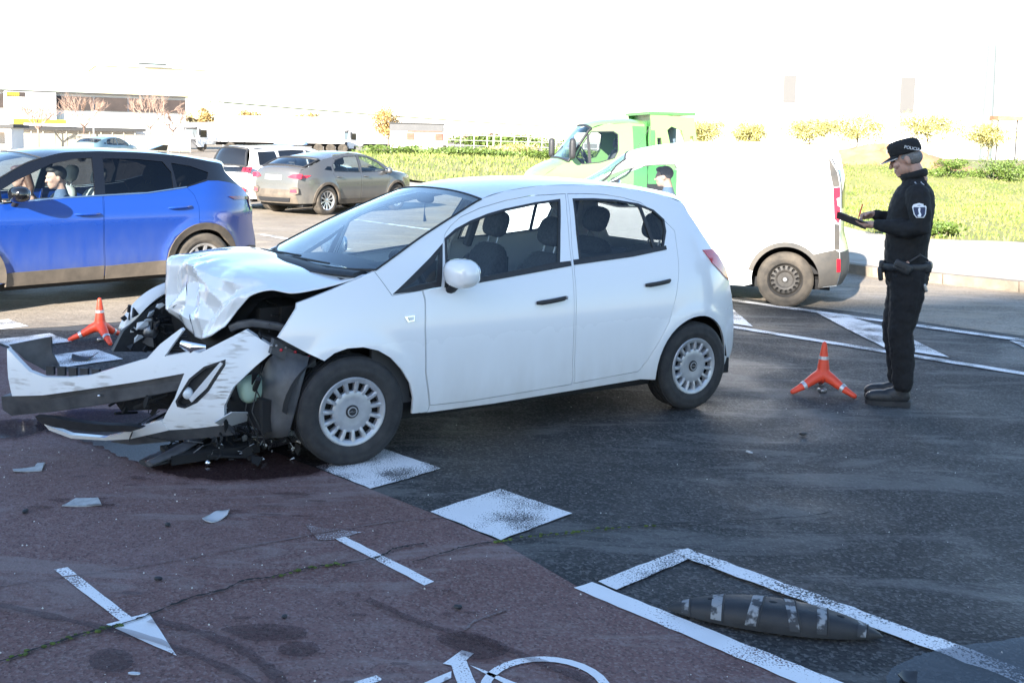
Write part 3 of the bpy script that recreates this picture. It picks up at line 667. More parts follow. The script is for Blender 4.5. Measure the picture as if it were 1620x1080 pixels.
# lorries
M['lorry_glass'] = mat('dusty_windscreen', (.09, .115, .125), .15, coat=.5)
def lorry(px, Y, rz, label, tl=13.4, grp='parked lorries with white trailers'):
    p = at(px, 240, Y); r = empty('lorry', (p.x, p.y, 0), rz, label, 'lorry', grp)          # x points forward, origin under the front axle
    cab = MB(); prof = [(1.3, .45), (1.32, 1.35), (1.18, 2.35), (.95, 2.95), (-.85, 3.05), (-.9, .8), (-.45, .75), (.5, .75), (.55, .45)]
    cab.prism(prof, lambda a, b, d: (a, d, b), -1.22, 1.22); cb = cab.build('cab', M['white_clean'], r, smooth=False); cabparts = [cb]
    MB().prism([(1.30, 1.50), (1.17, 2.32)], lambda a, b, d: (a, d, b), -1, 1)
    g = MB(); g.add([(1.335, -1.05, 1.42), (1.335, 1.05, 1.42), (1.195, 1.05, 2.32), (1.195, -1.05, 2.32)], [(0, 1, 2, 3)]); cabparts.append(g.build('windscreen', M['lorry_glass'], r, smooth=False))
    cabparts.append(MB().box((1.28, 0, 2.45), (.35, 2.2, .22)).build('sun_visor', M['grey_panel'], r, smooth=False))
    for s in (-1, 1):
        MB().prism([(1.0, 1.45), (.9, 2.2), (.2, 2.2), (.2, 1.45)], lambda a, b, d: (a, d, b), s*1.225, s*1.24).build('side_window', M['glass_black'], cb, smooth=False)
        MB().box((1.15, s*1.42, 2.0), (.1, .2, .7)).build('mirror', M['black'], cb, smooth=False)
        MB().box((-.75, s*1.0, 2.0), (.25, .3, 1.8)).build('air_deflector', M['grey_panel'], cb, smooth=False)
    cabparts.append(MB().box((1.36, 0, .95), (.08, 1.9, .6)).build('grille', M['grey_panel'], r, smooth=False)); cabparts.append(MB().box((1.38, 0, .5), (.12, 2.4, .35)).build('bumper', M['grey_panel'], r, smooth=False))
    for o in cabparts: o.rotation_euler[2] = rad(34)
    tr = MB().box((-1.35-tl/2, 0, 2.42), (tl, 2.5, 2.75)).build('trailer', M['wall_white'], r, smooth=False)
    MB().box((-1.35-tl/2, 0, .85), (tl, 1.0, .3)).build('chassis', M['dark'], r, smooth=False)
    for x in (.0, -2.9, -tl+1.4, -tl+.1, -tl-1.2+.0):
        for s in (-1, 1): MB().lathe([(.01, -.15), (.5, -.15), (.5, .15), (.3, .16), (.01, .1)], 20, 'Y', (x, s*1.08, .5)).build('wheel', M['rubber_dusty'], r)
    return r
lorry(318, 110, rad(196), 'white articulated lorry with long trailer, cab beside the warehouse')
lorry(552, 122, rad(197), 'second white lorry with small cab left of the shed', 10)
# site fence right of the shed
sf = empty('site_fence', (0, 0, 0), 0, 'thin pale site fence between the shed and the green truck', 'fence')
PA, PB = at(705, 245, 84), at(1010, 250, 80)
for k in range(15):
    q = PA.lerp(PB, k/14); zz = field_z(q.x, q.y); MB().box((q.x, q.y, zz+.7), (.06, .06, 1.5)).build('post', M['pole'], sf, smooth=False)
for hz in (.35, .75, 1.15, 1.4): MB().tube([(PA.x, PA.y, field_z(PA.x, PA.y)+hz), (PB.x, PB.y, field_z(PB.x, PB.y)+hz)], .02, 5).build('rail', M['pole'], sf)
hd = empty('hedgerow', at(780, 230, 150).to_tuple()[:2]+(0,), 0, 'distant green hedgerow behind the site fence', 'hedge')
v, k = leafcloud(2600, (0, 0, 1.4), (9, 1.5, 1.2), .28); quads('foliage', v, k, M['leaf_green'], hd)
hd = empty('hedgerow', at(760, 230, 156).to_tuple()[:2]+(0,), 0, 'distant pinkish bare hedge rising over the green hedgerow', 'hedge')
v, k = leafcloud(1200, (0, 0, 1.9), (3.4, 1.2, 1.3), .25); quads('foliage', v, k, M['twig'], hd)
for px, lb, h, Y in ((352, 'thin pale lamp post behind the first lorry', 7, 118), (778, 'thin pale post right of the shed', 3.4, 86), (833, 'thin pale post beside the green truck mirror', 3.0, 86), (1076, 'thin grey mast above the green truck', 8.5, 120), (148, 'thin pale post before the warehouse', 3.6, 95)):
    p = at(px, 240, Y); o = empty('post', (p.x, p.y, 0), 0, lb, 'post'); MB().tube([(0, 0, 0), (0, 0, h)], [.09, .05], 8).build('shaft', M['pole'], o)
    MB().tube([(0, 0, h), (.35, 0, h+.06)], .05, 6).build('head', M['pole'], o)
ca = at(330, 161, 173); cb_ = at(1100, 208, 420)
tag(MB().tube([ca.lerp(cb_, k/24)-Vector((0, 0, 1.2*4*(k/24)*(1-k/24))) for k in range(25)], .11, 5).build('overhead_cable', M['cable']), 'thin dark overhead cable crossing the pale sky', 'cable')
for px, Y, lb in ((340, 173, 'pole carrying the overhead cable above the lorry'), (1100, 420, 'distant pole carrying the overhead cable right of the green truck')):
    p = at(px, 240, Y); o = empty('utility_pole', (p.x, p.y, 0), 0, lb, 'pole'); MB().tube([(0, 0, 0), (0, 0, 7.4)], .13, 8).build('shaft', M['pole'], o); MB().box((0, 0, 7.0), (1.2, .1, .1)).build('crossarm', M['pole'], o, smooth=False)
# right hand side
P = at(1085, 230, 190); fa = empty('factory', (P.x, P.y, 0), -.05, 'huge pale factory hall fading into the bright sky at right', 'building')
MB().box((38, 15, 10.5), (62, 30, 21)).build('wall', M['wall_white'], fa, smooth=False); MB().box((38, 15, 21.1), (61.6, 29.6, .3)).build('roof', M['wall_white'], fa, smooth=False)
for px, w_, z0, z1 in ((1238, 2.2, 9.5, 14.3), (1419, 2.5, 8, 14.3)):
    xx = (px-1085)/1650*190; MB().box((xx, -.1, (z0+z1)/2), (w_, .2, z1-z0)).build('louvre', M['pale_window'], fa, smooth=False)
for k in range(9): MB().box((8+k*7.4, -.06, 10.4), (.10, .12, 20.6)).build('panel_joint', M['pale_window'], fa, smooth=False)
P = at(1553, 230, 170); st = empty('stack', (P.x, P.y, 0), 0, 'slim pale steel stack in front of the factory at far right', 'tower')
MB().tube([(0, 0, 0), (0, 0, 9), (0, 0, 18.5)], [1.0, .85, .7], 16).build('shaft', mat('pale_blue_steel', (.13, .15, .152), .5), st); MB().box((-.9, -1, 6), (.5, .5, 2.2)).build('duct', M['fence'], st, smooth=False); MB().tube([(-1.1, 0, 0), (-1.1, 0, 15)], .05, 6).build('ladder', M['pole'], st)
P = at(1582, 230, 110); bs = empty('shelter', (P.x, P.y, 0), 0, 'flat roofed open shelter at the far right edge', 'shelter')
MB().box((0, 0, 5.1), (2.6, 2, .45)).build('roof', M['soil'], bs, smooth=False)
for x in (-1.1, .9): MB().box((x, -.6, 2.4), (.14, .14, 5)).build('post', M['dark_roof'], bs, smooth=False)
for px, py, Y, cw, m_, lb in ((1107, 188, 78, 1.9, 'leaf_yellow', 'small yellow green tree just right of the green truck'), (1180, 192, 80, 1.5, 'leaf_yellow', 'thin pale tree above the van roof'), (1275, 184, 78, 2.1, 'leaf_yellow', 'yellow green tree above the van tail'),
                          (1350, 180, 76, 2.8, 'leaf_yellow', 'broadest yellow green tree left of the officer cap'), (1460, 175, 74, 2.6, 'leaf_yellow', 'yellow green tree above the officer head'), (1556, 195, 80, 1.9, 'leaf_yellow', 'low yellow green tree below the open shelter')):
    p = at(px, py, Y); z = field_z(p.x, p.y); tree(p.x, p.y, p.z-z, cw, lb, m_, 5200, tr=.05, ls=.085)
lw = empty('low_wall', at(1300, 240, 88).to_tuple()[:2]+(0,), -.04, 'low brown wall with roof behind the van tail', 'wall')
MB().box((0, 0, 1.25), (7, .3, 1.3)).build('wall', M['fence'], lw, smooth=False); MB().box((-.6, 0, 2.0), (5.5, .6, .14)).build('coping', M['soil'], lw, smooth=False)

# ---------------------------------------------------------------- vehicles: shared builders
def prism_obj(name, poly, d0, d1, m, par, mp=lambda a, b, d: (a, d, b)): return MB().prism(poly, mp, d0, d1).build(name, m, par, smooth=False)
def wheel(parent, x, y, r, w, side, style, tyre_m, rim_m, name='wheel', rimr=None, steer=0):
    """axle along y; side +1 = outside faces +y"""
    t = empty(name, (x, y, r)); t.parent = parent; t.rotation_euler = (0, random.uniform(0, 6), steer)
    if side < 0: t.rotation_euler = (0, random.uniform(0, 6), pi+steer)
    rr = rimr or r*.63; h = w/2
    prof = [(rr-.02, -h*.8), (rr+.005, -h*.95), (r*.86, -h*1.04), (r*.955, -h*.93), (r*.992, -h*.72)]
    for k in (-.5, -.17, .17, .5): prof += [(r, (k-.12)*h*1.25), (r, (k+.10)*h*1.25), (r-.008, (k+.11)*h*1.25), (r-.008, (k+.155)*h*1.25)]
    prof += [(r*.992, h*.72), (r*.975, h*.85), (r*.955, h*.93), (r*.90, h*1.02), (r*.86, h*1.04), (r*.80, h*1.04), (r*.79, h*1.055), (r*.74, h*1.04), (rr+.012, h*.97), (rr+.002, h*.93), (rr-.012, h*.80)]
    MB().lathe(prof, 56).build('tyre', tyre_m, t, ang=30)
    rim = MB()
    if style == 'cover':                                        # plastic wheel cover: dished hub, slots, rim lip
        rim.lathe([(.0, h*.80), (.035, h*.82), (.075, h*.84), (.105, h*.86), (.118, h*.80), (.120, h*.55)], 48)
        rim.lathe([(rr-.035, h*.55), (rr-.032, h*.84), (rr-.018, h*.97), (rr-.004, h*.98), (rr+.003, h*.90), (rr+.003, h*.5)], 56)
        for k in range(15):
            a = 2*pi*k/15; rows = []
            for q, hw_, hh in ((.098, .0135, .84), (.12, .0115, .88), (rr-.06, .0115, .93), (rr-.03, .0145, .90), (rr-.012, .017, .95)):
                e = Vector((cos(a), 0, sin(a))); n_ = Vector((-sin(a), 0, cos(a)))
                rows.append([e*q-n_*hw_*1.1+Vector((0, h*.5, 0)), e*q-n_*hw_+Vector((0, h*(hh-.06), 0)), e*q-n_*hw_*.6+Vector((0, h*hh, 0)), e*q+n_*hw_*.6+Vector((0, h*hh, 0)), e*q+n_*hw_+Vector((0, h*(hh-.06), 0)), e*q+n_*hw_*1.1+Vector((0, h*.5, 0))])
            rim.grid(rows)
        ro = rim.build('wheel_cover', rim_m, t)
        MB().lathe([(.0, h*.89), (.036, h*.89), (.038, h*.85)], 32).build('hub_badge', M['black'], t)
        em = MB(); em.lathe([(.022, h*.89), (.022, h*.93), (.028, h*.93), (.028, h*.89)], 32)
        em.prism([(-.026, -.006), (.004, -.002), (-.002, .004), (.026, .006), (-.004, .002), (.002, -.004)], lambda a, b, d: (a, d, b), h*.89, h*.93); em.build('emblem', M['silver'], t)
    elif style == 'alloy':
        rim.lathe([(rr-.03, h*.4), (rr-.026, h*.85), (rr-.004, h*.98), (rr+.003, h*.9), (rr+.003, h*.3)], 48)
        rim.lathe([(0, h*.72), (.05, h*.72), (.06, h*.66), (.06, h*.3)], 32)
        for k in range(10):
            a = 2*pi*k/10; e = Vector((cos(a), 0, sin(a))); n_ = Vector((-sin(a), 0, cos(a))); rows = []
            for q, hw_, hh in ((.045, .016, .70), (rr*.5, .013, .78), (rr-.02, .02, .88)):
                rows.append([e*q-n_*hw_*1.2+Vector((0, h*.45, 0)), e*q-n_*hw_+Vector((0, h*hh, 0)), e*q+n_*hw_+Vector((0, h*hh, 0)), e*q+n_*hw_*1.2+Vector((0, h*.45, 0))])
            rim.grid(rows)
        rim.build('rim', rim_m, t)
    else:                                                       # pressed steel wheel with a ring of holes
        rim.lathe([(0, h*.62), (.035, h*.62), (.04, h*.56), (.085, h*.58), (.10, h*.74), (.118, h*.76)], 48)
        rim.lathe([(.158, h*.70), (rr-.03, h*.5), (rr-.02, h*.8), (rr-.003, h*.96), (rr+.003, h*.9), (rr, h*.4)], 48)
        for k in range(16):
            a = 2*pi*k/16; e = Vector((cos(a), 0, sin(a))); n_ = Vector((-sin(a), 0, cos(a)))
            rim.grid([[e*q-n_*ww+Vector((0, h*hh, 0)), e*q+n_*ww+Vector((0, h*hh, 0))] for q, ww, hh in ((.116, .015, .76), (.138, .011, .74), (.160, .018, .70))])
        ro = rim.build('rim', rim_m, t)
        MB().lathe([(0, h*.74), (.022, h*.73), (.028, h*.62)], 24).build('hub_cap', M['metal'], t)
    bk = MB(); bk.lathe([(0, h*.28), (rr-.01, h*.30), (rr-.01, -h*.8), (0, -h*.8)], 32); bk.build('wheel_well', M['dark'], t)
    return t
def arc(cx, cz, r, a0, a1, n=16): return [(cx+r*cos(rad(a0+(a1-a0)*k/n)), cz+r*sin(rad(a0+(a1-a0)*k/n))) for k in range(n+1)]
def make_W(hw, ZI, rear, front, arches=()):
    def W(x, z):
        w = hw-sint(z, ZI)
        if x < rear[0]: w -= rear[1]*min(1.2, (rear[0]-x)/rear[2])**rear[3]
        if x > front[0]: w -= front[1]*min(1.2, (x-front[0])/front[2])**front[3]
        for cx, cz, r, k in arches:
            d = math.hypot(x-cx, z-cz)-r
            if -.1 < d < .12: w += k*math.exp(-(d/.045)**2)
        return w
    return W
def side_map(W, s): return lambda a, b, o: (a, s*(W(a, b)+o), b)
class Top:
    """skin across the car: centre line C (x, z) and edge line E (x, z), station by station"""
    def __init__(s, C, E, W, p=2.4, n=5, nu=9):
        s.C = crom(C, n); s.E = crom(E, n); s.n = n; s.W = W; s.p = p; s.nu = nu
    def row(s, i, off=0):
        c = s.C[i]; e = s.E[i]; ye = s.W(e[0], e[1]); out = []
        for k in range(-s.nu, s.nu+1):
            u = k/s.nu; u = math.copysign(abs(u)**.8, u); q = abs(u)**s.p
            out.append((c[0]+(e[0]-c[0])*q, ye*u, c[1]+(e[1]-c[1])*q-off))
        return out
    def part(s, name, i0, i1, m, par, off=0, trim=0, sub=None, cols=None):
        rows = [s.row(i, off) for i in range(i0*s.n+trim, i1*s.n+1-trim)]
        if cols: rows = [r[cols[0]:cols[1]] for r in rows]
        if sub: rows = [r[sub:-sub] for r in rows]
        mb = MB(); mb.grid(rows); return mb.build(name, m, par, ang=50)
    def edge_seal(s, i0, i1, m, par, r=.010, name='seal', sub=0):
        rows = [s.row(i) for i in range(i0*s.n, i1*s.n+1)]; k = sub
        loop = [q for q in rows[0][k:len(rows[0])-k]]+[r_[-1-k] for r_ in rows]+list(reversed(rows[-1][k:len(rows[0])-k]))+[r_[k] for r_ in reversed(rows)]
        return MB().tube(loop, r, 6, cap=False).build(name, m, par)
    def rear_map(s, i0, i1):
        C = s.C[i0*s.n:i1*s.n+1]; E = s.E[i0*s.n:i1*s.n+1]
        zc = [-c[1] for c in C]; xc = [c[0] for c in C]; ze = [-e[1] for e in E]; xe = [e[0] for e in E]
        def f(y, z, o):
            a = float(np.interp(-z, zc, xc)); b = float(np.interp(-z, ze, xe)); ye = s.W(b, z)
            return (a+(b-a)*min(1.0, abs(y)/ye)**s.p-o, y, z)
        return f
def window(name, poly, W, s, par, m, g=.06, seal=.012, sealm=None, off=-.008):
    w = panel(name, poly, side_map(W, s), m, par, g=g, off=off, flange=0)
    if seal: panel('window_seal', inset(poly, -seal), side_map(W, s), sealm or M['black'], par, holes=[inset(poly, .004)], g=g, off=.0015, flange=.012)
    return w
def handle(par, x0, z0, x1, z1, W, s, m, recess=True, cupm=None):
    c = Vector(((x0+x1)/2, 0, (z0+z1)/2)); L = math.hypot(x1-x0, z1-z0); a = math.atan2(z1-z0, x1-x0)
    h = MB(); pts = []
    for k in range(9):
        t = k/8; x = x0+(x1-x0)*t; z = z0+(z1-z0)*t; pts.append((x, s*(W(x, z)+.006+.026*sin(pi*min(1, max(0, t)))**.35), z))
    h.tube(pts, [(.010, .008)]+[(.0145, .009)]*7+[(.010, .008)], 8); ho = h.build('handle', m, par)
    if recess:
        poly = [(c.x+.055*cos(t), c.z+.004+.042*sin(t)) for t in np.linspace(0, 2*pi, 17)[:-1]]
        panel('handle_recess', poly, lambda p, q, o: (p, s*(W(p, q)+.0015-.0*o), q), cupm or m, par, g=.02, flange=0)
    return ho
def seat(par, x, y, z, m, lean=18, w=.25, head=True, posts=True):
    r = empty('seat', (x, y, z)); r.parent = par; R = rotm(0, -rad(lean), 0)
    MB().sup((.05, 0, .08), (.27, w, .09), (3.5, 4)).build('cushion', m, r)
    b = MB(); b.sup((0, 0, .33), (.075, w*.96, .34), (3.2, 3.2), nu=14); b.sup((.02, w*.75, .30), (.08, .05, .26), (3, 3)); b.sup((.02, -w*.75, .30), (.08, .05, .26), (3, 3))
    b.v = [tuple(R @ Vector(p)+Vector((-.2, 0, .06))) for p in b.v]; b.build('backrest', m, r)
    if head:
        h = MB(); h.sup((.015, 0, .81), (.055, .135, .10), (3, 2.8)); h.v = [tuple(R @ Vector(p)+Vector((-.2, 0, .06))) for p in h.v]; hd = h.build('headrest', m, r)
        if posts:
            q = MB()
            for s in (-1, 1): q.tube([(0, s*.06, .62), (.0, s*.06, .76)], .007, 6)
            q.v = [tuple(R @ Vector(p)+Vector((-.2, 0, .06))) for p in q.v]; q.build('headrest_post', M['metal'], r)
    return r
def steering(par, x, y, z, r=.185):
    m = MB(); R = rotm(0, -rad(62), 0); P = [R @ Vector((r*cos(t), r*sin(t), 0))+Vector((x, y, z)) for t in np.linspace(0, 2*pi, 29)]
    m.tube(P, .016, 8, cap=False)
    for a in (0, 2.3, -2.3): m.tube([Vector((x, y, z)), R @ Vector((r*cos(a+pi), r*sin(a+pi), 0))+Vector((x, y, z))], .018, 6)
    m.sup((x, y, z), (.06, .06, .04), R=R); return m.build('steering_wheel', M['black'], par)
def arch_liner(par, cx, cz, r, s, y0, y1, name='wheel_arch_liner'):
    P = arc(cx, cz, r, 4, 176, 24); m = MB(); m.grid([[(x, s*y0, z) for x, z in P], [(x, s*y1, z) for x, z in P]])
    m.add([(x, s*y0, z) for x, z in P], [tuple(range(len(P)))]); return m.build(name, M['dark'], par)
def mirror(par, x, z, y, s, m, footm, size=(.075, .13, .085), drop=.03):
    o = MB(); o.sup((x, s*(y+.13), z), size, (2.6, 2.4), R=rotm(0, rad(6), s*rad(8))); mo = o.build('mirror', m, par)
    MB().sup((x-size[0]*.78, s*(y+.13), z), (.02, size[1]*.72, size[2]*.70), (3, 3)).build('mirror_glass', M['chrome'], mo)
    MB().tube([(x+.01, s*(y-.03), z-size[2]-drop), (x+.01, s*(y+.03), z-size[2]-drop*.4), (x, s*(y+.09), z-size[2]*.6)], [(.02, .035), (.02, .035), (.02, .04)], 8).build('mirror_foot', footm, mo)
    return mo
def underbody(par, x0, x1, y, z0=.17, z1=.32, m=None): return MB().box(((x0+x1)/2, 0, (z0+z1)/2), (x1-x0, 2*y, z1-z0)).build('underbody', m or M['dark'], par, smooth=False)
def text_mesh(name, s, size, m, par, extr=.001):
    cu = bpy.data.curves.new(name, 'FONT'); cu.body = s; cu.size = size; cu.extrude = extr; cu.align_x = 'CENTER'; cu.align_y = 'CENTER'
    t = bpy.data.objects.new(name, cu); col.objects.link(t); dg = bpy.context.evaluated_depsgraph_get(); me = bpy.data.meshes.new_from_object(t.evaluated_get(dg))
    bpy.data.objects.remove(t); bpy.data.curves.remove(cu); return link(name, me, m, par)

# ---------------------------------------------------------------- crashed white hatchback
wc = empty('crashed_hatchback', (-.247, 7.137, 0), rad(213.1), 'crashed white five door hatchback with crumpled bonnet and torn off bumper', 'car')
FA, RA, AR = 1.285, -1.283, .362
Ww = make_W(.862, [(.1, .07), (.2, .045), (.32, .015), (.5, .0), (.72, .0), (.88, .02), (1.0, .05), (1.1, .09), (1.3, .185), (1.45, .27), (1.56, .35)], (-1.15, .30, .8, 2.2), (.9, .26, 1.15, 2.2), ((FA, .31, AR+.02, .012), (RA, .305, AR+.02, .014)))
farch = [(1.457, .614), (1.402, .655), (1.332, .677), (1.242, .678), (1.152, .652), (1.075, .603), (1.008, .531), (.952, .443), (.927, .353), (.926, .256)]
fender = [(1.135, 1.094), (1.183, 1.076), (1.589, .938), (1.595, .908), (1.697, .754), (1.545, .661)]+farch+[(.815, .25), (.808, .285), (.848, .496), (.854, .752), (.843, .918), (.855, .972), (1.048, .955)]
fdoor = [(.85, .975), (.839, .918), (.85, .752), (.844, .496), (.804, .291), (.545, .283), (.276, .289), (-.222, .302), (-.226, .342), (-.212, .457), (-.214, .709), (-.232, 1.001), (-.259, 1.183), (-.302, 1.37), (-.345, 1.503), (-.06, 1.494), (.136, 1.468), (.337, 1.427), (.498, 1.376), (.58, 1.327), (.637, 1.277), (.652, 1.238), (.685, 1.10), (.72, .982)]
rdoor = [(-.36, 1.503), (-.274, 1.182), (-.247, 1.0), (-.229, .708), (-.227, .455), (-.241, .341), (-.238, .306), (-.771, .328), (-.84, .40), (-.901, .487), (-1.011, .646), (-1.082, .826), (-1.128, .988), (-1.15, 1.1), (-1.177, 1.246), (-1.1, 1.328), (-.951, 1.438), (-.80, 1.475), (-.662, 1.495), (-.5, 1.502)]
fwin = [(.632, 1.248), (.549, 1.297), (.433, 1.341), (.298, 1.379), (.159, 1.407), (-.095, 1.443), (-.27, 1.458), (-.202, 1.274), (-.14, 1.082), (.076, 1.059), (.43, 1.021), (.690, .992), (.660, 1.119)]
rwin = [(-.396, 1.461), (-.563, 1.460), (-.74, 1.449), (-.921, 1.422), (-1.037, 1.379), (-1.100, 1.319), (-1.088, 1.248), (-1.026, 1.142), (-.75, 1.118), (-.318, 1.097), (-.344, 1.251)]
sail = [(1.044, .961), (.914, 1.05), (.767, 1.149), (.662, 1.228), (.694, 1.10), (.726, .985), (.886, .970)]
E_w = [(1.126, 1.098), (.966, 1.182), (.792, 1.271), (.555, 1.378), (.314, 1.478), (.111, 1.525), (-.198, 1.556), (-.585, 1.556), (-.912, 1.528), (-1.193, 1.478), (-1.334, 1.433), (-1.377, 1.346), (-1.453, 1.217), (-1.538, 1.095), (-1.698, .909), (-1.774, .704), (-1.828, .55), (-1.866, .36), (-1.80, .255)]
C_w = [(1.30, 1.075), (1.05, 1.20), (.83, 1.305), (.58, 1.42), (.335, 1.52), (.11, 1.568), (-.20, 1.592), (-.585, 1.592), (-.95, 1.568), (-1.30, 1.525), (-1.55, 1.475), (-1.60, 1.38), (-1.70, 1.22), (-1.80, 1.06), (-1.885, .90), (-1.915, .72), (-1.985, .58), (-1.99, .40), (-1.90, .25)]
side_out = E_w[:-1]+[(-1.80, .262), (-1.645, .252)]+arc(RA, .305, AR, 188, -8, 22)+[(-.80, .27), (.36, .245), (.811, .248), (.926, .256)]+farch[::-1][1:]+[(1.545, .661), (1.697, .754), (1.595, .908), (1.589, .938), (1.183, 1.076)]
for s in (1, -1):
    mp = side_map(Ww, s)
    panel('body_side', side_out, mp, M['white'], wc, holes=[inset(fender, -.001), inset(fdoor, -.001), inset(rdoor, -.001), inset(sail, -.001)], g=.035)
    panel('front_wing', fender, mp, M['white'], wc, g=.035, gap=.0025)
    d1 = panel('front_door', fdoor, mp, M['white'], wc, holes=[inset(fwin, -.006)], g=.035, gap=.0025)
    d2 = panel('rear_door', rdoor, mp, M['white'], wc, holes=[inset(rwin, -.006)], g=.035, gap=.0025)
    window('window', fwin, Ww, s, d1, M['glass']); window('window', rwin, Ww, s, d2, M['glass'])
    panel('window_bar', [(-.918, 1.424), (-.944, 1.418), (-.972, 1.132), (-.945, 1.13)], mp, M['black'], d2, off=.001, flange=.01)
    panel('belt_strip', [(.69, .994), (.43, 1.022), (-.14, 1.084), (-.236, 1.088), (-.234, 1.058), (.43, .996), (.70, .968)], mp, M['black'], d1, off=.004, flange=.01)
    panel('belt_strip', [(-.262, 1.094), (-.75, 1.120), (-1.06, 1.152), (-1.06, 1.126), (-.75, 1.092), (-.256, 1.062)], mp, M['black'], d2, off=.004, flange=.01)
    sp_ = panel('quarter_trim', sail, mp, M['black'], wc, g=.03, off=.001, holes=[inset(sail, .032)], flange=.015)
    panel('quarter_glass', inset(sail, .030), mp, M['glass'], sp_, off=-.004, flange=0)
    handle(d1, .07, .848, -.158, .868, Ww, s, M['black'], cupm=M['white']); handle(d2, -.811, .905, -1.032, .926, Ww, s, M['black'], cupm=M['white'])
    MB().sup((-.148, s*(Ww(-.148, .868)+.022), .869), (.008, .012, .011), (3, 3)).build('lock_cylinder', M['metal'], d1)
    panel('tail_light', [(-1.405, 1.108), (-1.53, 1.105), (-1.585, 1.06), (-1.66, .965), (-1.70, .873), (-1.62, .917), (-1.482, 1.013)], mp, M['red_lens'], wc, off=.008, g=.03)
    panel('side_repeater', [(.985, .832), (.918, .836), (.922, .802), (.965, .800)], mp, M['chrome'], wc, off=.006, g=.03)
    panel('side_repeater_lens', [(.962, .826), (.926, .829), (.929, .810), (.955, .808)], mp, M['clear_lens'], wc, off=.011, g=.03)
    mirror(wc, .655, 1.072, .80, s, M['white_clean'], M['black'], (.085, .125, .085), .055)
    arch_liner(wc, FA, .31, AR+.02, s, .50, .80); arch_liner(wc, RA, .305, AR+.012, s, .50, .77)
    MB().box((.2, s*.76, .62), (1.9, .03, .62)).build('door_trim', M['interior'], wc, smooth=False)
    wheel(wc, FA, s*.745, .312, .185, s, 'cover', M['rubber'], M['silver'], rimr=.197, steer=rad(-4)); wheel(wc, RA, s*.745, .308, .185, s, 'cover', M['rubber'], M['silver'], rimr=.197)
    MB().tube([(-.33, s*.68, 1.05), (-.36, s*.58, 1.30), (-.40, s*.50, 1.45)], .035, 8).build('inner_pillar', M['interior'], wc)
    MB().tube([(-1.20, s*.66, 1.02), (-1.22, s*.58, 1.25), (-1.18, s*.48, 1.43)], .05, 8).build('inner_pillar', M['interior'], wc)
T = Top(C_w, E_w, Ww, 2.5, 5, 10)
T.part('windscreen', 0, 4, M['glass_ws'], wc); T.edge_seal(0, 4, M['black'], wc, .007, 'windscreen_seal')
T.part('roof', 4, 10, M['white'], wc); T.part('headliner', 4, 10, M['headliner'], wc, off=.035)
T.part('rear_spoiler', 10, 11, M['white'], wc); T.part('rear_window', 11, 13, M['glass_dark'], wc, sub=2)
for cs in ((0, 3), (-3, None)): T.part('tailgate_frame', 11, 13, M['white'], wc, cols=cs)
T.part('tailgate', 13, 15, M['white'], wc); T.part('rear_bumper', 15, 18, M['white'], wc)
MB().tube([(1.33, -.66, 1.062), (1.345, -.3, 1.078), (1.345, .1, 1.08), (1.33, .45, 1.07), (1.20, .72, 1.07)], [(.02, .07)]*5, 8).build('cowl_panel', M['black'], wc)
for y0, y1, x1 in ((-.25, .40, .98), (-.62, -.05, 1.02)):
    MB().tube([(1.315, y0, 1.085), (1.30, (y0+y1)/2, 1.098), (1.25, y1, 1.10)], [.009, .008, .006], 6).build('wiper', M['black'], wc)
underbody(wc, -1.75, 1.5, .70, .19, .30); MB().box((-.15, 0, .33), (2.7, 1.5, .03)).build('cabin_floor', M['interior'], wc, smooth=False)
dsh = MB(); dsh.sup((1.0, 0, .93), (.28, .74, .14), (4, 4)); dsh.sup((.86, .36, 1.02), (.12, .20, .06), (3, 3)); dsh.build('dashboard', M['interior'], wc)
MB().box((1.28, 0, .70), (.06, 1.40, .70)).build('firewall', M['dark'], wc, smooth=False)
steering(wc, .70, .36, .98)
for y in (.36, -.36): seat(wc, .05, y, .40, M['seat'])
for y in (.36, -.36): seat(wc, -.85, y, .42, M['seat'], 20, .32)
MB().sup((-1.35, 0, .98), (.28, .66, .03), (5, 4)).build('parcel_shelf', M['interior'], wc)
MB().sup((.40, 0, 1.455), (.02, .11, .035), (3, 3)).build('rear_view_mirror', M['black'], wc)
MB().tube([(.40, .0, 1.42), (.41, .01, 1.36), (.40, .0, 1.30)], [.003, .003, .012], 6).build('hanging_ornament', M['cloth_blue'], wc)
MB().sup((-1.92, 0, .80), (.02, .26, .06), (6, 6)).build('number_plate', M['plate'], wc)

# crumpled bonnet, folded down in front
HOOD = [[(1.218, -.68, 1.078), (1.413, -.66, 1.105), (1.613, -.63, 1.103), (1.786, -.6, 1.084), (1.93, -.57, 1.061), (1.953, -.55, .936), (1.966, -.52, .82), (1.968, -.5, .746)],
        [(1.182, -.33, 1.063), (1.361, -.32, 1.103), (1.551, -.31, 1.116), (1.755, -.3, 1.106), (1.893, -.28, 1.063), (1.927, -.27, .949), (1.943, -.26, .815), (1.943, -.25, .711)],
        [(1.148, 0, 1.07), (1.336, 0, 1.085), (1.537, 0, 1.096), (1.732, 0, 1.094), (1.87, .02, 1.057), (1.918, .05, .952), (1.95, .08, .828), (1.977, .12, .683)],
        [(1.154, .4, 1.075), (1.314, .4, 1.075), (1.49, .4, 1.071), (1.66, .4, 1.065), (1.788, .4, 1.043), (1.855, .38, .955), (1.903, .36, .847), (1.956, .33, .71)],
        [(1.174, .75, 1.073), (1.328, .75, 1.035), (1.474, .74, 1.007), (1.602, .72, .992), (1.699, .66, 1.007), (1.785, .6, .98), (1.822, .53, .91), (1.896, .45, .782)]]
cols = [crom(c_, 10) for c_ in HOOD]; rows = []
for i in range(len(cols[0])): rows.append(crom([c_[i] for c_ in cols], 16))
from mathutils import noise as mnoise
random.seed(21); FOLDS = []
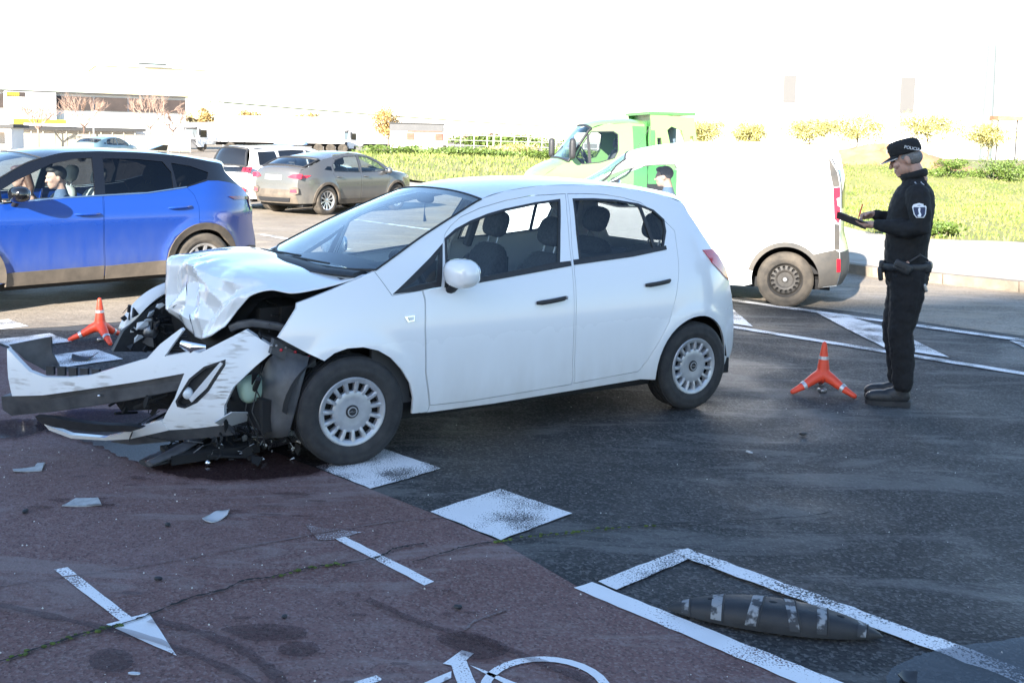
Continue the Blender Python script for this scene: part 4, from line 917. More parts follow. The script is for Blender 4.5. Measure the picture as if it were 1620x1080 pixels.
for a_, cu, cv, amp, wd in ((-.35, .30, .72, -.040, .10), (.55, .62, .70, .038, .09), (1.45, .42, .80, -.034, .08), (.1, .50, .60, .030, .07), (2.3, .22, .85, .032, .09), (-.9, .70, .85, -.036, .10), (1.9, .12, .70, -.026, .08), (.9, .80, .66, .028, .08), (-.1, .45, .92, .030, .07), (1.2, .55, .75, .020, .05)):
    FOLDS.append((cos(a_), sin(a_), cu, cv, amp, wd))
def crumple(u, v): return sum(amp*max(0, 1-abs((u-cu)*-sy+(v-cv)*cx*.9)/wd)*max(0, 1-((u-cu)*cx+(v-cv)*sy)**2/.16) for cx, sy, cu, cv, amp, wd in FOLDS)
R2 = []
for i, r_ in enumerate(rows):
    k = min(1, max(0, (i-22)/12)); q = []; v = i/(len(rows)-1)
    for j, p in enumerate(r_):
        u = j/(len(r_)-1); e = min(1, min(u, 1-u)/.12+.25)
        d = k*e*crumple(u, v)*1.25+.005*k*mnoise.noise(Vector((p[0]*11, p[1]*11, p[2]*11)))
        q.append((p[0]+d*.8, p[1]+d*.5, p[2]+d*.35))
    R2.append(q)
hb = MB(); hb.grid(R2); hood = hb.build('bonnet', M['white_clean'], wc, ang=10)
sm = hood.modifiers.new('thick', 'SOLIDIFY'); sm.thickness = .006; sm.offset = -1
def scuffed(name, c):
    """white plastic with smeared scrape marks in a few places"""
    m = mat(name, c, .35, coat=.3); N = m.node_tree.nodes; L = m.node_tree.links; b = N['Principled BSDF']; tc = N.new('ShaderNodeTexCoord')
    mp = N.new('ShaderNodeMapping'); mp.inputs['Scale'].default_value = (9, 9, 60); mp.inputs['Rotation'].default_value = (0, .15, 0); L.new(tc.outputs['Object'], mp.inputs[0])
    a = N.new('ShaderNodeTexNoise'); a.inputs['Scale'].default_value = 1; a.inputs['Detail'].default_value = 6; L.new(mp.outputs[0], a.inputs['Vector'])
    k = N.new('ShaderNodeTexNoise'); k.inputs['Scale'].default_value = 4.2; k.inputs['Detail'].default_value = 3; L.new(tc.outputs['Object'], k.inputs['Vector'])
    r1 = N.new('ShaderNodeMapRange'); r1.inputs[1].default_value = .47; r1.inputs[2].default_value = .66; L.new(k.outputs[0], r1.inputs[0])
    r2 = N.new('ShaderNodeMapRange'); r2.inputs[1].default_value = .50; r2.inputs[2].default_value = .60; L.new(a.outputs[0], r2.inputs[0])
    mu = N.new('ShaderNodeMath'); mu.operation = 'MULTIPLY'; L.new(r1.outputs[0], mu.inputs[0]); L.new(r2.outputs[0], mu.inputs[1])
    x = N.new('ShaderNodeMix'); x.data_type = 'RGBA'; x.inputs[6].default_value = (*c, 1); x.inputs[7].default_value = (.10, .085, .07, 1); L.new(mu.outputs[0], x.inputs[0]); x.inputs[7].default_value = (.30, .265, .23, 1); L.new(x.outputs[2], b.inputs['Base Color']); return m
M['scuff'] = scuffed('scuffed_white_plastic', (.78, .79, .80))
for a, b in (((1.95, -.05, .98), (1.962, -.01, .90)), ((1.96, -.34, .775), (1.985, -.14, .83)), ((1.965, .05, .80), (1.975, .12, .755))):
    MB().tube([Vector(a)+Vector((.012, .008, 0)), (Vector(a)+Vector(b))/2+Vector((.016, .014, .004)), Vector(b)+Vector((.012, .008, 0))], [.001, .0035, .001], 6).build('scrape_mark', M['black'], hood)
fl = MB(); fl.grid([[(p[0]-.075, p[1]*.90-.02, p[2]-.055) for p in r_] for r_ in rows]); fl.build('bonnet_liner', M['dark'], wc)
# torn bumper: swung forward on its near corner; s runs along it, bulging outwards
BN = Vector((1.8, .62)); BU = Vector((.776, -.631)); BNn = Vector((.631, .776))
def bmap(bul=.16, tilt=0):
    def f(a, b, o):
        t = min(1.15, max(-.12, a/1.4)); d = bul*(4*max(0, t)*(1-t) if t < 1 else -.6*(t-1))-.22*max(0, -a)-(.10*max(0, .15-a))+o+tilt*(b-.45)-.12*max(0, .32-b)-.55*(b-.47)**2
        p = BN+BU*a+BNn*d; return (p.x, p.y, b)
    return f
def prune(p, bul=.16):                                            # keeps the outline in place while the sheet bulges towards the viewer
    return p
cover = [(1.431, .62), (1.369, .568), (1.288, .503), (1.191, .475), (1.052, .481), (.914, .501), (.776, .547), (.639, .592), (.584, .609), (.513, .69), (.407, .776), (.395, .765), (.485, .624), (.408, .641), (.328, .659), (.292, .646), (.172, .711), (.053, .775), (-.025, .726), (-.114, .67), (-.007, .574), (.102, .463), (.153, .357), (.161, .242), (.321, .216), (.479, .198), (.515, .246), (.425, .394), (.369, .536), (.641, .478), (.915, .426), (1.208, .369), (1.405, .349), (1.421, .457)]
fog = [(.411, .348), (.418, .377), (.34, .505), (.26, .573), (.148, .613), (.148, .585), (.236, .442), (.302, .375), (.371, .34)]
bm0 = bmap(.05)
bc = panel('front_bumper', cover, bm0, M['scuff'], wc, holes=[fog], g=.03, flange=.035)
panel('fog_recess', inset(fog, -.004), bm0, M['black'], bc, off=-.03, g=.03, flange=0); panel('fog_surround', inset(fog, -.003), bm0, M['black'], bc, holes=[inset(fog, .010)], off=.002, g=.03, flange=.03)
panel('chrome_strip', [(.331, .374), (.345, .394), (.228, .535), (.173, .602), (.158, .596), (.246, .456)], bm0, M['silver_trim'], bc, off=.004, g=.03, flange=.02)
MB().sup(bm0(.36, .42, -.022), (.03, .03, .035), (2, 2)).build('fog_lamp', M['clear_lens'], bc)
be = panel('crash_beam', [(.369, .532), (.41, .434), (.698, .364), (1.196, .26), (1.454, .215), (1.50, .25), (1.49, .335), (1.208, .372), (.915, .43), (.696, .47)], bm0, M['beam'], wc, off=-.028, g=.04, flange=.09)
panel('beam_step', [(.37, .493), (.41, .440), (.698, .370), (1.196, .266), (1.21, .335), (.696, .443)], bm0, M['beam'], be, off=-.014, g=.04, flange=.02)
MB().sup(bm0(.86, .39, .0), (.010, .010, .008)).build('beam_bolt', M['chrome'], be)
lw_ = panel('lower_grille_rim', [(1.264, .242), (1.124, .256), (.848, .248), (.644, .251), (.578, .24), (.645, .215), (.875, .196), (1.137, .194), (1.242, .207)], bmap(.18), M['black'], wc, off=-.02, g=.04, flange=.05)
panel('front_lip', [(1.253, .221), (1.198, .173), (1.086, .131), (.88, .127), (.783, .157), (.645, .218), (.519, .261), (.483, .198), (.727, .127), (.88, .108), (1.086, .105), (1.213, .15)], bm0, M['white_clean'], wc, off=.004, g=.03, flange=.04)
panel('lower_skirt', [(.483, .196), (.321, .218), (.15, .243), (.13, .175), (.359, .143), (.728, .085), (.858, .099), (.727, .124)], bm0, M['beam'], wc, off=-.002, g=.03, flange=.05)
flp = MB(); flp.grid([[(2.89-.10*k/6, -.29+.02*k-.10*sin(k*.6)*.2, .36+.27*j/5+.035*k/6) for k in range(7)] for j in range(6)])
def fmap(a, b, o): p = BN+BU*a-BNn*(.03+.14*sin(pi*min(1, max(0, (1.431-a)/.22))*.5)); return (p.x+o*.6, p.y+o*.7, b)
panel('bumper_end', [(1.431, .638), (1.253, .667), (1.252, .573), (1.209, .485), (1.288, .470), (1.369, .54)], fmap, M['beam'], wc, g=.03, flange=.012)
gr = MB()
for k in range(7):
    z = .655+k*.014; x0 = .365+.004*k; x1 = .480-.010*k
    a = bm0(x0, z, -.04); b = bm0(x1, z, -.04); gr.tube([a, b], .0035, 6)
gr.build('grille_slat', M['black'], wc); panel('grille_backing', [(.488, .631), (.47, .685), (.407, .755), (.36, .707), (.353, .661), (.408, .640)], bm0, M['dark'], wc, off=-.06, flange=0)
MB().tube([bm0(.405, .69, -.02), bm0(.34, .672, .0), bm0(.27, .668, -.03)], [(.022, .012), (.035, .014), (.02, .01)], 8).build('grille_emblem_bar', M['chrome'], wc)
clips = MB()
for k in range(5): clips.box(bm0(.90+.07*k, .505, -.05), (.045, .02, .05), rotm(0, 0, -.68))
clips.build('clip_rail', M['black'], wc, smooth=False)
def clutter(mb, n, lo, hi, size, tubes=.4):
    for k in range(n):
        c_ = Vector([random.uniform(a, b) for a, b in zip(lo, hi)]); q = size*random.uniform(.4, 1.3)
        if random.random() < tubes:
            d1 = Vector((random.uniform(-1, 1), random.uniform(-1, 1), random.uniform(-.6, .6)))*q*1.4; d2 = Vector((random.uniform(-1, 1), random.uniform(-1, 1), random.uniform(-.6, .6)))*q
            mb.tube([c_-d1, c_+d2*.5, c_+d1+d2], q*random.uniform(.05, .16), 6)
        else:
            R_ = rotm(random.uniform(-3, 3), random.uniform(-3, 3), random.uniform(-3, 3)); m_ = random.choice((3, 4, 5, 6)); P = [(q*random.uniform(.35, 1)*cos(2*pi*i/m_), q*random.uniform(.25, .8)*sin(2*pi*i/m_)) for i in range(m_)]; h = q*random.uniform(.04, .35)
            mb.prism(P, lambda a, b, d: tuple(c_+R_ @ Vector((a, b, d))), -h/2, h/2)
# far side wing stub and broken headlamp
def bez(pts, n=4): return crom(pts, n)
us = [(1.55, -.80, .97), (1.893, -.79, .875), (2.042, -.79, .80), (2.142, -.79, .695), (2.19, -.79, .60)]; ls = [(1.55, -.72, .90), (1.893, -.70, .825), (2.018, -.70, .75), (2.11, -.71, .652), (2.177, -.73, .585)]; os_ = [(1.55, -.84, .70), (1.88, -.84, .66), (2.02, -.83, .60), (2.10, -.82, .53), (2.15, -.80, .47)]
mb = MB(); mb.grid([bez(ls), bez(us), bez(os_)]); o = mb.build('torn_wing', M['white_clean'], wc, ang=60); o.modifiers.new('t', 'SOLIDIFY').thickness = .006
hl_ = MB(); random.seed(3)
hl_.prism([(2.177, .595), (2.244, .466), (2.078, .45), (1.94, .441), (1.80, .55), (1.80, .80), (1.901, .80), (2.018, .73)], lambda a, b, d: (a, d, b), -.76, -.70)
clutter(hl_, 40, (1.85, -.74, .46), (2.18, -.62, .74), .06)
hl_.build('broken_headlamp', M['black'], wc, smooth=False)
for c_, q_, r_ in (((2.02, -.655, .70), .05, (1.2, .4, .9)), ((2.07, -.65, .63), .055, (1.5, .5, .1)), ((2.10, -.65, .55), .045, (1.4, .9, .2)), ((1.96, -.65, .745), .03, (1.6, .2, .3)), ((2.13, -.66, .60), .04, (1.5, .8, 0)), ((2.04, -.64, .66), .025, (1.1, .1, .5))):
    P_ = [(q_*random.uniform(.5, 1.1)*cos(t), q_*random.uniform(.25, .7)*sin(t)) for t in np.linspace(0, 2*pi, 7)[:-1]]; R_ = rotm(*r_)
    MB().prism(P_, lambda a, b, d: tuple(Vector(c_)+R_ @ Vector((a, b, d+.01*sin(a*60)))), -.002, .002).build('lamp_shard', M['clear_lens'], wc, smooth=False)
MB().sup((2.02, -.67, .58), (.05, .03, .05)).build('lamp_reflector', M['metal'], wc)
# engine bay wreckage
eb = MB(); eb.box((1.5, 0, .62), (.42, 1.0, .52)); eb.box((1.72, -.25, .50), (.10, .80, .50), rotm(0, .2, .25)); eb.box((1.45, .42, .80), (.30, .26, .18)); eb.box((1.46, -.45, .78), (.26, .3, .2)); eb.box((1.5, .1, .30), (.5, 1.1, .18))
clutter(eb, 70, (1.36, -.55, .38), (1.78, .62, .93), .08)
eb.build('engine', M['dark'], wc, smooth=False)
eg = MB()
clutter(eg, 45, (1.42, .1, .45), (1.70, .58, .90), .055, .6)
eg.build('engine_bracket', mat('dull_engine_parts', (.05, .05, .052), .5, metal=.4, noise=.4, nscale=20), wc, smooth=False)
MB().tube([(1.86, .44, .77), (1.82, .47, .79), (1.76, .52, .805), (1.64, .575, .785), (1.56, .62, .76), (1.46, .66, .72)], [(.024, .018)]*6, 8).build('front_rail', M['beam'], wc)
MB().tube([(1.80, .40, .70), (1.74, .46, .72), (1.60, .58, .68), (1.50, .64, .62)], [(.03, .02)]*4, 8).build('inner_wing', M['black'], wc)
ib = MB(); ib.prism([(1.70, .742), (1.56, .645), (1.46, .60), (1.45, .555), (1.56, .57), (1.72, .66)], lambda a, b, d: (a, d, b), .66, .70); ib.build('bumper_bracket', M['beam'], wc, smooth=False)
for k in range(9): MB().sup((1.50+.027*k, .705, .605+.013*k+random.uniform(-.02, .02)), (.009, .006, .009)).build('bracket_bolt', M['metal'] if k % 3 else M['red_lens'], wc)
lin = [[(1.72, .50, .47), (1.70, .62, .62), (1.63, .70, .66), (1.53, .78, .64)], [(1.74, .50, .36), (1.70, .64, .42), (1.65, .73, .46), (1.58, .79, .48)], [(1.73, .52, .24), (1.70, .66, .28), (1.66, .74, .30), (1.61, .77, .33)], [(1.70, .55, .14), (1.69, .67, .18), (1.67, .72, .19), (1.64, .75, .20)]]
mb = MB(); mb.grid([crom(r_, 4) for r_ in [tuple(q) for q in lin]]); o = mb.build('torn_arch_liner', M['beam'], wc); o.modifiers.new('t', 'SOLIDIFY').thickness = .006
MB().sup((1.755, .50, .43), (.08, .06, .075), (3.2, 3), R=rotm(.1, .2, 0)).build('washer_bottle', M['bottle'], wc)
for k in range(5):
    a = Vector((random.uniform(1.66, 1.8), random.uniform(.46, .6), random.uniform(.40, .60))); MB().tube([a, a+Vector((.04, .02, -.14)), a+Vector((-.02, .04, -.28)), a+Vector((-.04, 0, -.36))], .004, 6).build('loose_cable', M['cable'], wc)
for k in range(4):
    a = Vector((random.uniform(1.38, 1.5), random.uniform(.15, .42), random.uniform(.62, .85))); MB().tube([tuple(q) for q in crom([a, a+Vector((.1, .05, .05)), a+Vector((.18, -.06, -.02)), a+Vector((.22, .04, -.12))], 5)], .012, 7).build('hose', M['rubber'], wc)
lk = MB()
clutter(lk, 75, (1.75, -.1, .14), (2.35, .30, .42), .055, .5)
lk.box((2.1, -.02, .34), (.55, .04, .2), rotm(0, .1, -.68)); lk.build('cooling_pack', M['dark'], wc, smooth=False)
random.seed(17)
for nm, m_, n_, lo, hi, q_ in (('broken_trim', M['dark'], 90, (1.42, .12, .015), (2.0, .60, .26), .05), ('bright_fragments', M['clear_lens'], 26, (1.45, .20, .012), (1.95, .62, .20), .026), ('metal_fragments', M['metal'], 26, (1.45, .15, .012), (2.1, .60, .22), .028)):
    mb = MB(); clutter(mb, n_, lo, hi, q_, .45); mb.v = [(a, b, max(.018, c_)) for a, b, c_ in mb.v]; o = mb.build(nm, m_, wc, smooth=False); o['kind'] = 'stuff'
random.seed(11)

# ---------------------------------------------------------------- blue crossover
M['black_roof'] = mat('black_roof_paint', (.014, .015, .018), .22, coat=.9)
bl = empty('blue_crossover', (-5.137, 11.691, 0), rad(225), 'dusty metallic blue crossover with black roof passing at the left', 'car')
Wb = make_W(.915, [(.15, .08), (.25, .05), (.42, .015), (.62, .012), (.78, .006), (.93, .0), (1.05, .03), (1.15, .06), (1.3, .125), (1.5, .235), (1.6, .30), (1.68, .36)], (-1.3, .34, .85, 2.2), (1.2, .36, 1.1, 2.4), ((-1.3325, .36, .47, .022), (1.3325, .36, .47, .022)))
E_b = [(2.20, .24), (2.28, .45), (2.26, .72), (2.12, .94), (1.75, 1.03), (1.36, 1.095), (1.10, 1.225), (.839, 1.364), (.567, 1.502), (.386, 1.56), (.203, 1.606), (.071, 1.623), (-.158, 1.631), (-.333, 1.633), (-.801, 1.618), (-1.188, 1.584), (-1.538, 1.526), (-1.72, 1.488), (-1.735, 1.41), (-1.82, 1.323), (-1.951, 1.228), (-2.09, 1.12), (-2.16, .98), (-2.17, .78), (-2.25, .607), (-2.28, .45), (-2.20, .30)]
C_b = [(2.36, .24), (2.44, .45), (2.42, .72), (2.28, .98), (1.85, 1.09), (1.42, 1.135), (1.16, 1.27), (.93, 1.40), (.68, 1.53), (.47, 1.61), (.25, 1.648), (.08, 1.66), (-.158, 1.668), (-.333, 1.668), (-.801, 1.652), (-1.23, 1.62), (-1.62, 1.568), (-1.90, 1.525), (-1.90, 1.43), (-1.98, 1.33), (-2.09, 1.21), (-2.20, 1.11), (-2.25, .98), (-2.27, .78), (-2.38, .62), (-2.40, .45), (-2.30, .28)]
belt_b = [(1.36, 1.075), (.884, 1.109), (.605, 1.126), (.309, 1.145), (-.177, 1.166), (-.679, 1.178), (-.978, 1.208), (-1.169, 1.232), (-1.30, 1.265), (-1.452, 1.302), (-1.60, 1.30), (-1.772, 1.274), (-1.951, 1.226)]
AB, AZ = .40, .355
upper = E_b[5:21]+belt_b[::-1]
lower = belt_b+E_b[21:26]+[(-2.05, .32), (-1.80, .33)]+arc(-1.3325, AZ, AB+.03, -8, 188, 20)+[(-.85, .30), (.85, .30)]+arc(1.3325, AZ, AB+.03, -8+0, 188, 20)[::1]+[(1.85, .30), (2.05, .28)]
# arcs are walked rear to front
lower = belt_b+E_b[21:26]+[(-2.10, .31), (-1.76, .30)]+arc(-1.3325, AZ, AB+.03, 188, -8, 20)+[(.90, .30)]+arc(1.3325, AZ, AB+.03, 188, -8, 20)+[(1.90, .27), (2.18, .25)]+E_b[1:5]
fwin_b = [(.86, 1.235), (.81, 1.263), (.686, 1.331), (.555, 1.386), (.306, 1.495), (.046, 1.547), (-.149, 1.561), (-.085, 1.165), (.309, 1.155), (.605, 1.136), (.86, 1.122)]
rwin_b = [(-.268, 1.554), (-.644, 1.548), (-.949, 1.52), (-1.021, 1.4), (-.995, 1.222), (-.68, 1.192), (-.202, 1.177)]
qwin_b = [(-1.049, 1.505), (-1.269, 1.470), (-1.484, 1.395), (-1.447, 1.326), (-1.18, 1.25), (-1.05, 1.235)]
fd_b = [(1.02, 1.095), (.884, 1.107), (.605, 1.124), (.309, 1.143), (-.172, 1.164), (-.145, .891), (-.155, .40), (.86, .40), (.93, .55), (.98, .80)]
rd_b = [(-.182, 1.164), (-.679, 1.176), (-.978, 1.206), (-1.169, 1.230), (-1.235, 1.149), (-1.274, 1.019), (-1.262, .82), (-1.10, .77), (-.96, .68), (-.88, .55), (-.85, .40), (-.165, .40), (-.155, .891)]
def strip_b(x0, x1): return [(x0, .40), (x0, .262), (x1, .262), (x1, .40)]
for s in (1, -1):
    mp = side_map(Wb, s)
    up_ = panel('window_frame', upper, mp, M['black_gloss'], bl, holes=[inset(fwin_b, -.001), inset(rwin_b, -.001), inset(qwin_b, -.001)], g=.05)
    panel('body_side', lower, mp, M['blue'], bl, holes=[inset(fd_b, -.001), inset(rd_b, -.001)], g=.045)
    d1 = panel('front_door', fd_b, mp, M['blue'], bl, g=.04, gap=.003); d2 = panel('rear_door', rd_b, mp, M['blue'], bl, g=.04, gap=.003)
    window('front_window', fwin_b, Wb, s, up_, M['glass'], seal=0); window('rear_window', rwin_b, Wb, s, up_, M['glass_dark'], seal=0); window('quarter_window', qwin_b, Wb, s, up_, M['glass_dark'], seal=0)
    panel('belt_trim', [(1.0, 1.108), (.309, 1.156), (-.679, 1.188), (-1.16, 1.243), (-1.169, 1.231), (-.679, 1.176), (.309, 1.144), (1.02, 1.094)], mp, M['chrome'], bl, off=.006, flange=.01)
    handle(d1, .152, .976, -.111, .973, Wb, s, M['blue']); handle(d2, -.899, 1.009, -1.176, 1.022, Wb, s, M['blue'])
    for x0, x1 in ((.86, -.152), (-.168, -.89)): panel('sill_cladding', [(x0, .405), (x0, .262), (x1, .262), (x1, .425 if x1 < -.2 else .412)], mp, M['clad'], bl, off=.012, g=.05, flange=.05)
    for cx in (-1.3325, 1.3325):
        panel('arch_cladding', arc(cx, AZ, AB+.075, 186, -6, 22)+arc(cx, AZ, AB-.005, -6, 186, 22), mp, M['clad'], bl, off=.014, g=.04, flange=.05)
        arch_liner(bl, cx, AZ, AB+.03, s, .52, .84); wheel(bl, cx, s*.80, .352, .225, s, 'alloy', M['rubber_dusty'], M['alloy'], rimr=.235)
    panel('bumper_cladding', [(-1.80, .47), (-2.10, .50), (-2.28, .47), (-2.20, .29), (-1.78, .27)], mp, M['clad'], bl, off=.012, g=.05)
    panel('tail_light', [(-1.70, 1.115), (-1.80, 1.075), (-2.06, 1.065), (-2.11, .93), (-2.15, .96), (-2.12, 1.09), (-1.90, 1.112)], mp, M['dark_red_lens'], bl, off=.012, g=.04)
    mirror(bl, .74, 1.20, .86, s, M['black_gloss'], M['black'], (.09, .125, .085), .05)
    panel('head_light', [(2.20, .90), (2.05, .955), (1.75, .98), (1.85, .90), (2.20, .80)], mp, M['clear_lens'], bl, off=.01, g=.04)
    MB().box((.1, s*.80, .70), (2.2, .03, .70)).build('door_trim', M['interior'], bl, smooth=False)
Tb = Top(C_b, E_b, Wb, 2.5, 4, 9)
Tb.part('front_bumper', 0, 3, M['blue'], bl); Tb.part('bonnet', 3, 5, M['blue'], bl); Tb.part('windscreen', 5, 9, M['glass_ws'], bl); Tb.edge_seal(5, 9, M['black'], bl, .008, 'windscreen_seal')
Tb.part('roof', 9, 16, M['black_roof'], bl); Tb.part('headliner', 9, 16, M['interior'], bl, off=.04); Tb.part('spoiler', 16, 18, M['black_gloss'], bl); Tb.part('rear_screen', 18, 21, M['glass_black'], bl); Tb.part('tailgate', 21, 24, M['blue'], bl); Tb.part('rear_bumper', 24, 26, M['clad'], bl)
MB().prism([(-1.10, 1.64), (-1.32, 1.63), (-1.34, 1.70), (-1.28, 1.705)], lambda a, b, d: (a, d, b), -.035, .035).build('roof_antenna', M['black_gloss'], bl)
underbody(bl, -2.1, 2.1, .72, .20, .34); MB().box((0, 0, .36), (3.0, 1.6, .03)).build('cabin_floor', M['interior'], bl, smooth=False)
MB().sup((1.05, 0, 1.0), (.35, .78, .14), (4, 4)).build('dashboard', M['interior'], bl); steering(bl, .78, .38, 1.06)
for y in (.38, -.38): seat(bl, .10, y, .52, M['seat_pale'], 18, .26)
for y in (.38, -.38): seat(bl, -.82, y, .54, M['seat'], 22, .32)
rmb = Tb.rear_map(18, 26)
panel('number_plate', [(-.26, .86), (.26, .86), (.26, .97), (-.26, .97)], rmb, M['plate'], bl, off=.012); panel('light_bar', [(-.55, 1.06), (.55, 1.06), (.55, 1.10), (-.55, 1.10)], rmb, M['red_lens'], bl, off=.012, g=.05)
panel('front_grille', [(-.5, .55), (.5, .55), (.6, .8), (-.6, .8)], lambda y, z, o: (2.425+o-.10*(abs(y)/.85)**2.5, y, z), M['black'], bl, off=.015)

# ---------------------------------------------------------------- white van
vn = empty('white_van', (2.049, 13.026, 0), rad(165.2), 'small white panel van with dusty grey rear bumper in the sun', 'van')
Wv = make_W(.905, [(.15, .06), (.3, .02), (.5, .0), (.9, .0), (1.1, .02), (1.3, .06), (1.5, .115), (1.65, .17), (1.78, .24), (1.84, .30)], (-1.6, .16, .42, 2.5), (1.0, .34, 1.2, 2.4), ((-1.35, .33, .40, .012), (1.347, .33, .40, .012)))
E_v = [(2.08, .25), (2.16, .50), (2.12, .78), (1.95, .98), (1.55, 1.12), (1.22, 1.20), (1.0, 1.29), (.773, 1.40), (.657, 1.55), (.549, 1.64), (.379, 1.715), (.033, 1.783), (-.43, 1.815), (-1.114, 1.822), (-1.558, 1.795), (-1.775, 1.745), (-1.879, 1.553), (-1.912, 1.397), (-1.927, 1.036), (-1.925, .865), (-1.935, .657), (-1.955, .42), (-1.92, .27)]
C_v = [(2.24, .25), (2.32, .50), (2.28, .80), (2.12, 1.02), (1.70, 1.19), (1.34, 1.28), (1.10, 1.40), (.90, 1.52), (.74, 1.64), (.60, 1.73), (.40, 1.79), (.03, 1.85), (-.43, 1.875), (-1.114, 1.88), (-1.60, 1.855), (-1.88, 1.80), (-1.96, 1.56), (-1.985, 1.397), (-2.0, 1.036), (-2.0, .865), (-2.06, .657), (-2.08, .42), (-2.02, .27)]
AV = .375
out_v = E_v[3:]+[(-1.76, .25)]+arc(-1.35, .33, AV, 192, -12, 20)+[(-.9, .225), (.9, .225)]+arc(1.347, .33, AV, 192, -12, 20)+[(1.80, .22)]+E_v[:3]
win_v = [(.83, 1.395), (.72, 1.45), (.526, 1.53), (.246, 1.583), (-.035, 1.597), (-.068, 1.557), (-.085, 1.10), (.60, 1.09), (.95, 1.16), (1.0, 1.27)]
fd_v = [(1.06, 1.285), (.83, 1.43), (.72, 1.49), (.526, 1.575), (.246, 1.628), (-.05, 1.645), (-.12, 1.60), (-.14, 1.0), (-.13, .30), (.88, .30), (.95, .60), (1.10, .80), (1.12, 1.1)]
for s in (1, -1):
    mp = side_map(Wv, s)
    panel('body_side', out_v, mp, M['white_clean'], vn, holes=[inset(fd_v, -.001)], g=.06)
    d1 = panel('front_door', fd_v, mp, M['white_clean'], vn, holes=[inset(win_v, -.001)], g=.05, gap=.003); window('window', win_v, Wv, s, d1, M['glass'])
    handle(d1, -.02, 1.0, -.12, 1.0, Wv, s, M['trim_grey'])
    panel('tail_trim', [(-1.765, 1.735), (-1.872, 1.553), (-1.905, 1.40), (-1.83, 1.385), (-1.79, 1.55)], mp, M['trim_grey'], vn, off=.004, g=.05)
    panel('tail_light', [(-1.83, 1.382), (-1.908, 1.39), (-1.922, 1.036), (-1.905, .98), (-1.855, 1.036)], mp, M['red_lens'], vn, off=.008, g=.05)
    panel('light_segment', [(-1.875, 1.26), (-1.917, 1.28), (-1.917, 1.17), (-1.89, 1.18)], mp, M['clear_lens'], vn, off=.012, g=.03)
    panel('rear_corner_trim', [(-1.86, .98), (-1.92, .97), (-1.93, .68), (-1.87, .69)], mp, M['trim_grey'], vn, off=.004, g=.05)
    panel('rear_bumper_corner', [(-1.652, .63), (-1.75, .655), (-1.887, .686), (-1.93, .657), (-1.952, .42), (-1.92, .28), (-1.745, .255), (-1.72, .40), (-1.68, .53)], mp, M['trim_grey'], vn, off=.012, g=.05)
    panel('bumper_reflector', [(-1.905, .58), (-1.945, .58), (-1.952, .43), (-1.912, .43)], mp, M['red_lens'], vn, off=.020, g=.04)
    panel('rub_strip', [(-.20, .625), (-.888, .618), (-.888, .580), (-.20, .585)], mp, M['white_clean'], vn, off=.018, g=.06)
    panel('arch_trim', arc(-1.35, .33, AV+.05, 192, 12, 22)+arc(-1.35, .33, AV-.004, 12, 192, 22), mp, M['trim_grey'], vn, off=.008, g=.05, flange=.04)
    for cx in (-1.35, 1.347):
        arch_liner(vn, cx, .33, AV+.015, s, .50, .83); wheel(vn, cx, s*.775, .315, .19, s, 'steel', M['rubber_dusty'], M['steel'], rimr=.20)
    panel('mud_flap', [(-1.70, .52), (-1.755, .45), (-1.78, .25), (-1.73, .25)], mp, M['clad'], vn, off=.0, flange=.02)
    mirror(vn, .93, 1.25, .80, s, M['trim_grey'], M['black'], (.07, .11, .12), .03)
    panel('head_light', [(2.05, .95), (1.85, 1.03), (1.60, 1.03), (1.85, .88), (2.10, .80)], mp, M['clear_lens'], vn, off=.01, g=.05)
Tv = Top(C_v, E_v, Wv, 3.0, 4, 9)
Tv.part('front_bumper', 0, 3, M['white_clean'], vn); Tv.part('bonnet', 3, 5, M['white_clean'], vn); Tv.part('windscreen', 5, 9, M['glass_ws'], vn); Tv.edge_seal(5, 9, M['black'], vn, .012, 'windscreen_seal'); Tv.part('roof', 9, 15, M['white_clean'], vn)
Tv.part('rear_doors', 15, 20, M['white_clean'], vn); Tv.part('rear_bumper', 20, 22, M['trim_grey'], vn)
rmv = Tv.rear_map(15, 22)
for y in (-.42, .42): panel('rear_window', [(y-.32, 1.15), (y+.32, 1.15), (y+.28, 1.58), (y-.28, 1.58)], rmv, M['glass_black'], vn, off=.006, g=.06)
MB().prism([(-.80, .35), (.80, .35), (.80, 1.1), (.62, 1.70), (-.62, 1.70), (-.80, 1.1)], lambda a, b, d: (d, a, b), -.22, -.18).build('bulkhead', M['interior'], vn, smooth=False); underbody(vn, -1.85, 1.9, .70, .20, .32); MB().box((.7, 0, .36), (1.8, 1.5, .03)).build('cabin_floor', M['interior'], vn, smooth=False)
MB().sup((1.05, 0, 1.06), (.30, .72, .14), (4, 4)).build('dashboard', M['interior'], vn); steering(vn, .68, .38, 1.12)
for y in (.38, -.38): seat(vn, .08, y, .56, M['seat'], 14, .25)
MB().tube([(.50, .12, 1.78), (.36, .12, 2.02)], [.006, .003], 6).build('antenna', M['black'], vn)
MB().tube([(1.25, .50, 1.24), (1.10, .55, 1.34), (1.0, .62, 1.38)], .008, 6).build('wiper', M['black'], vn)

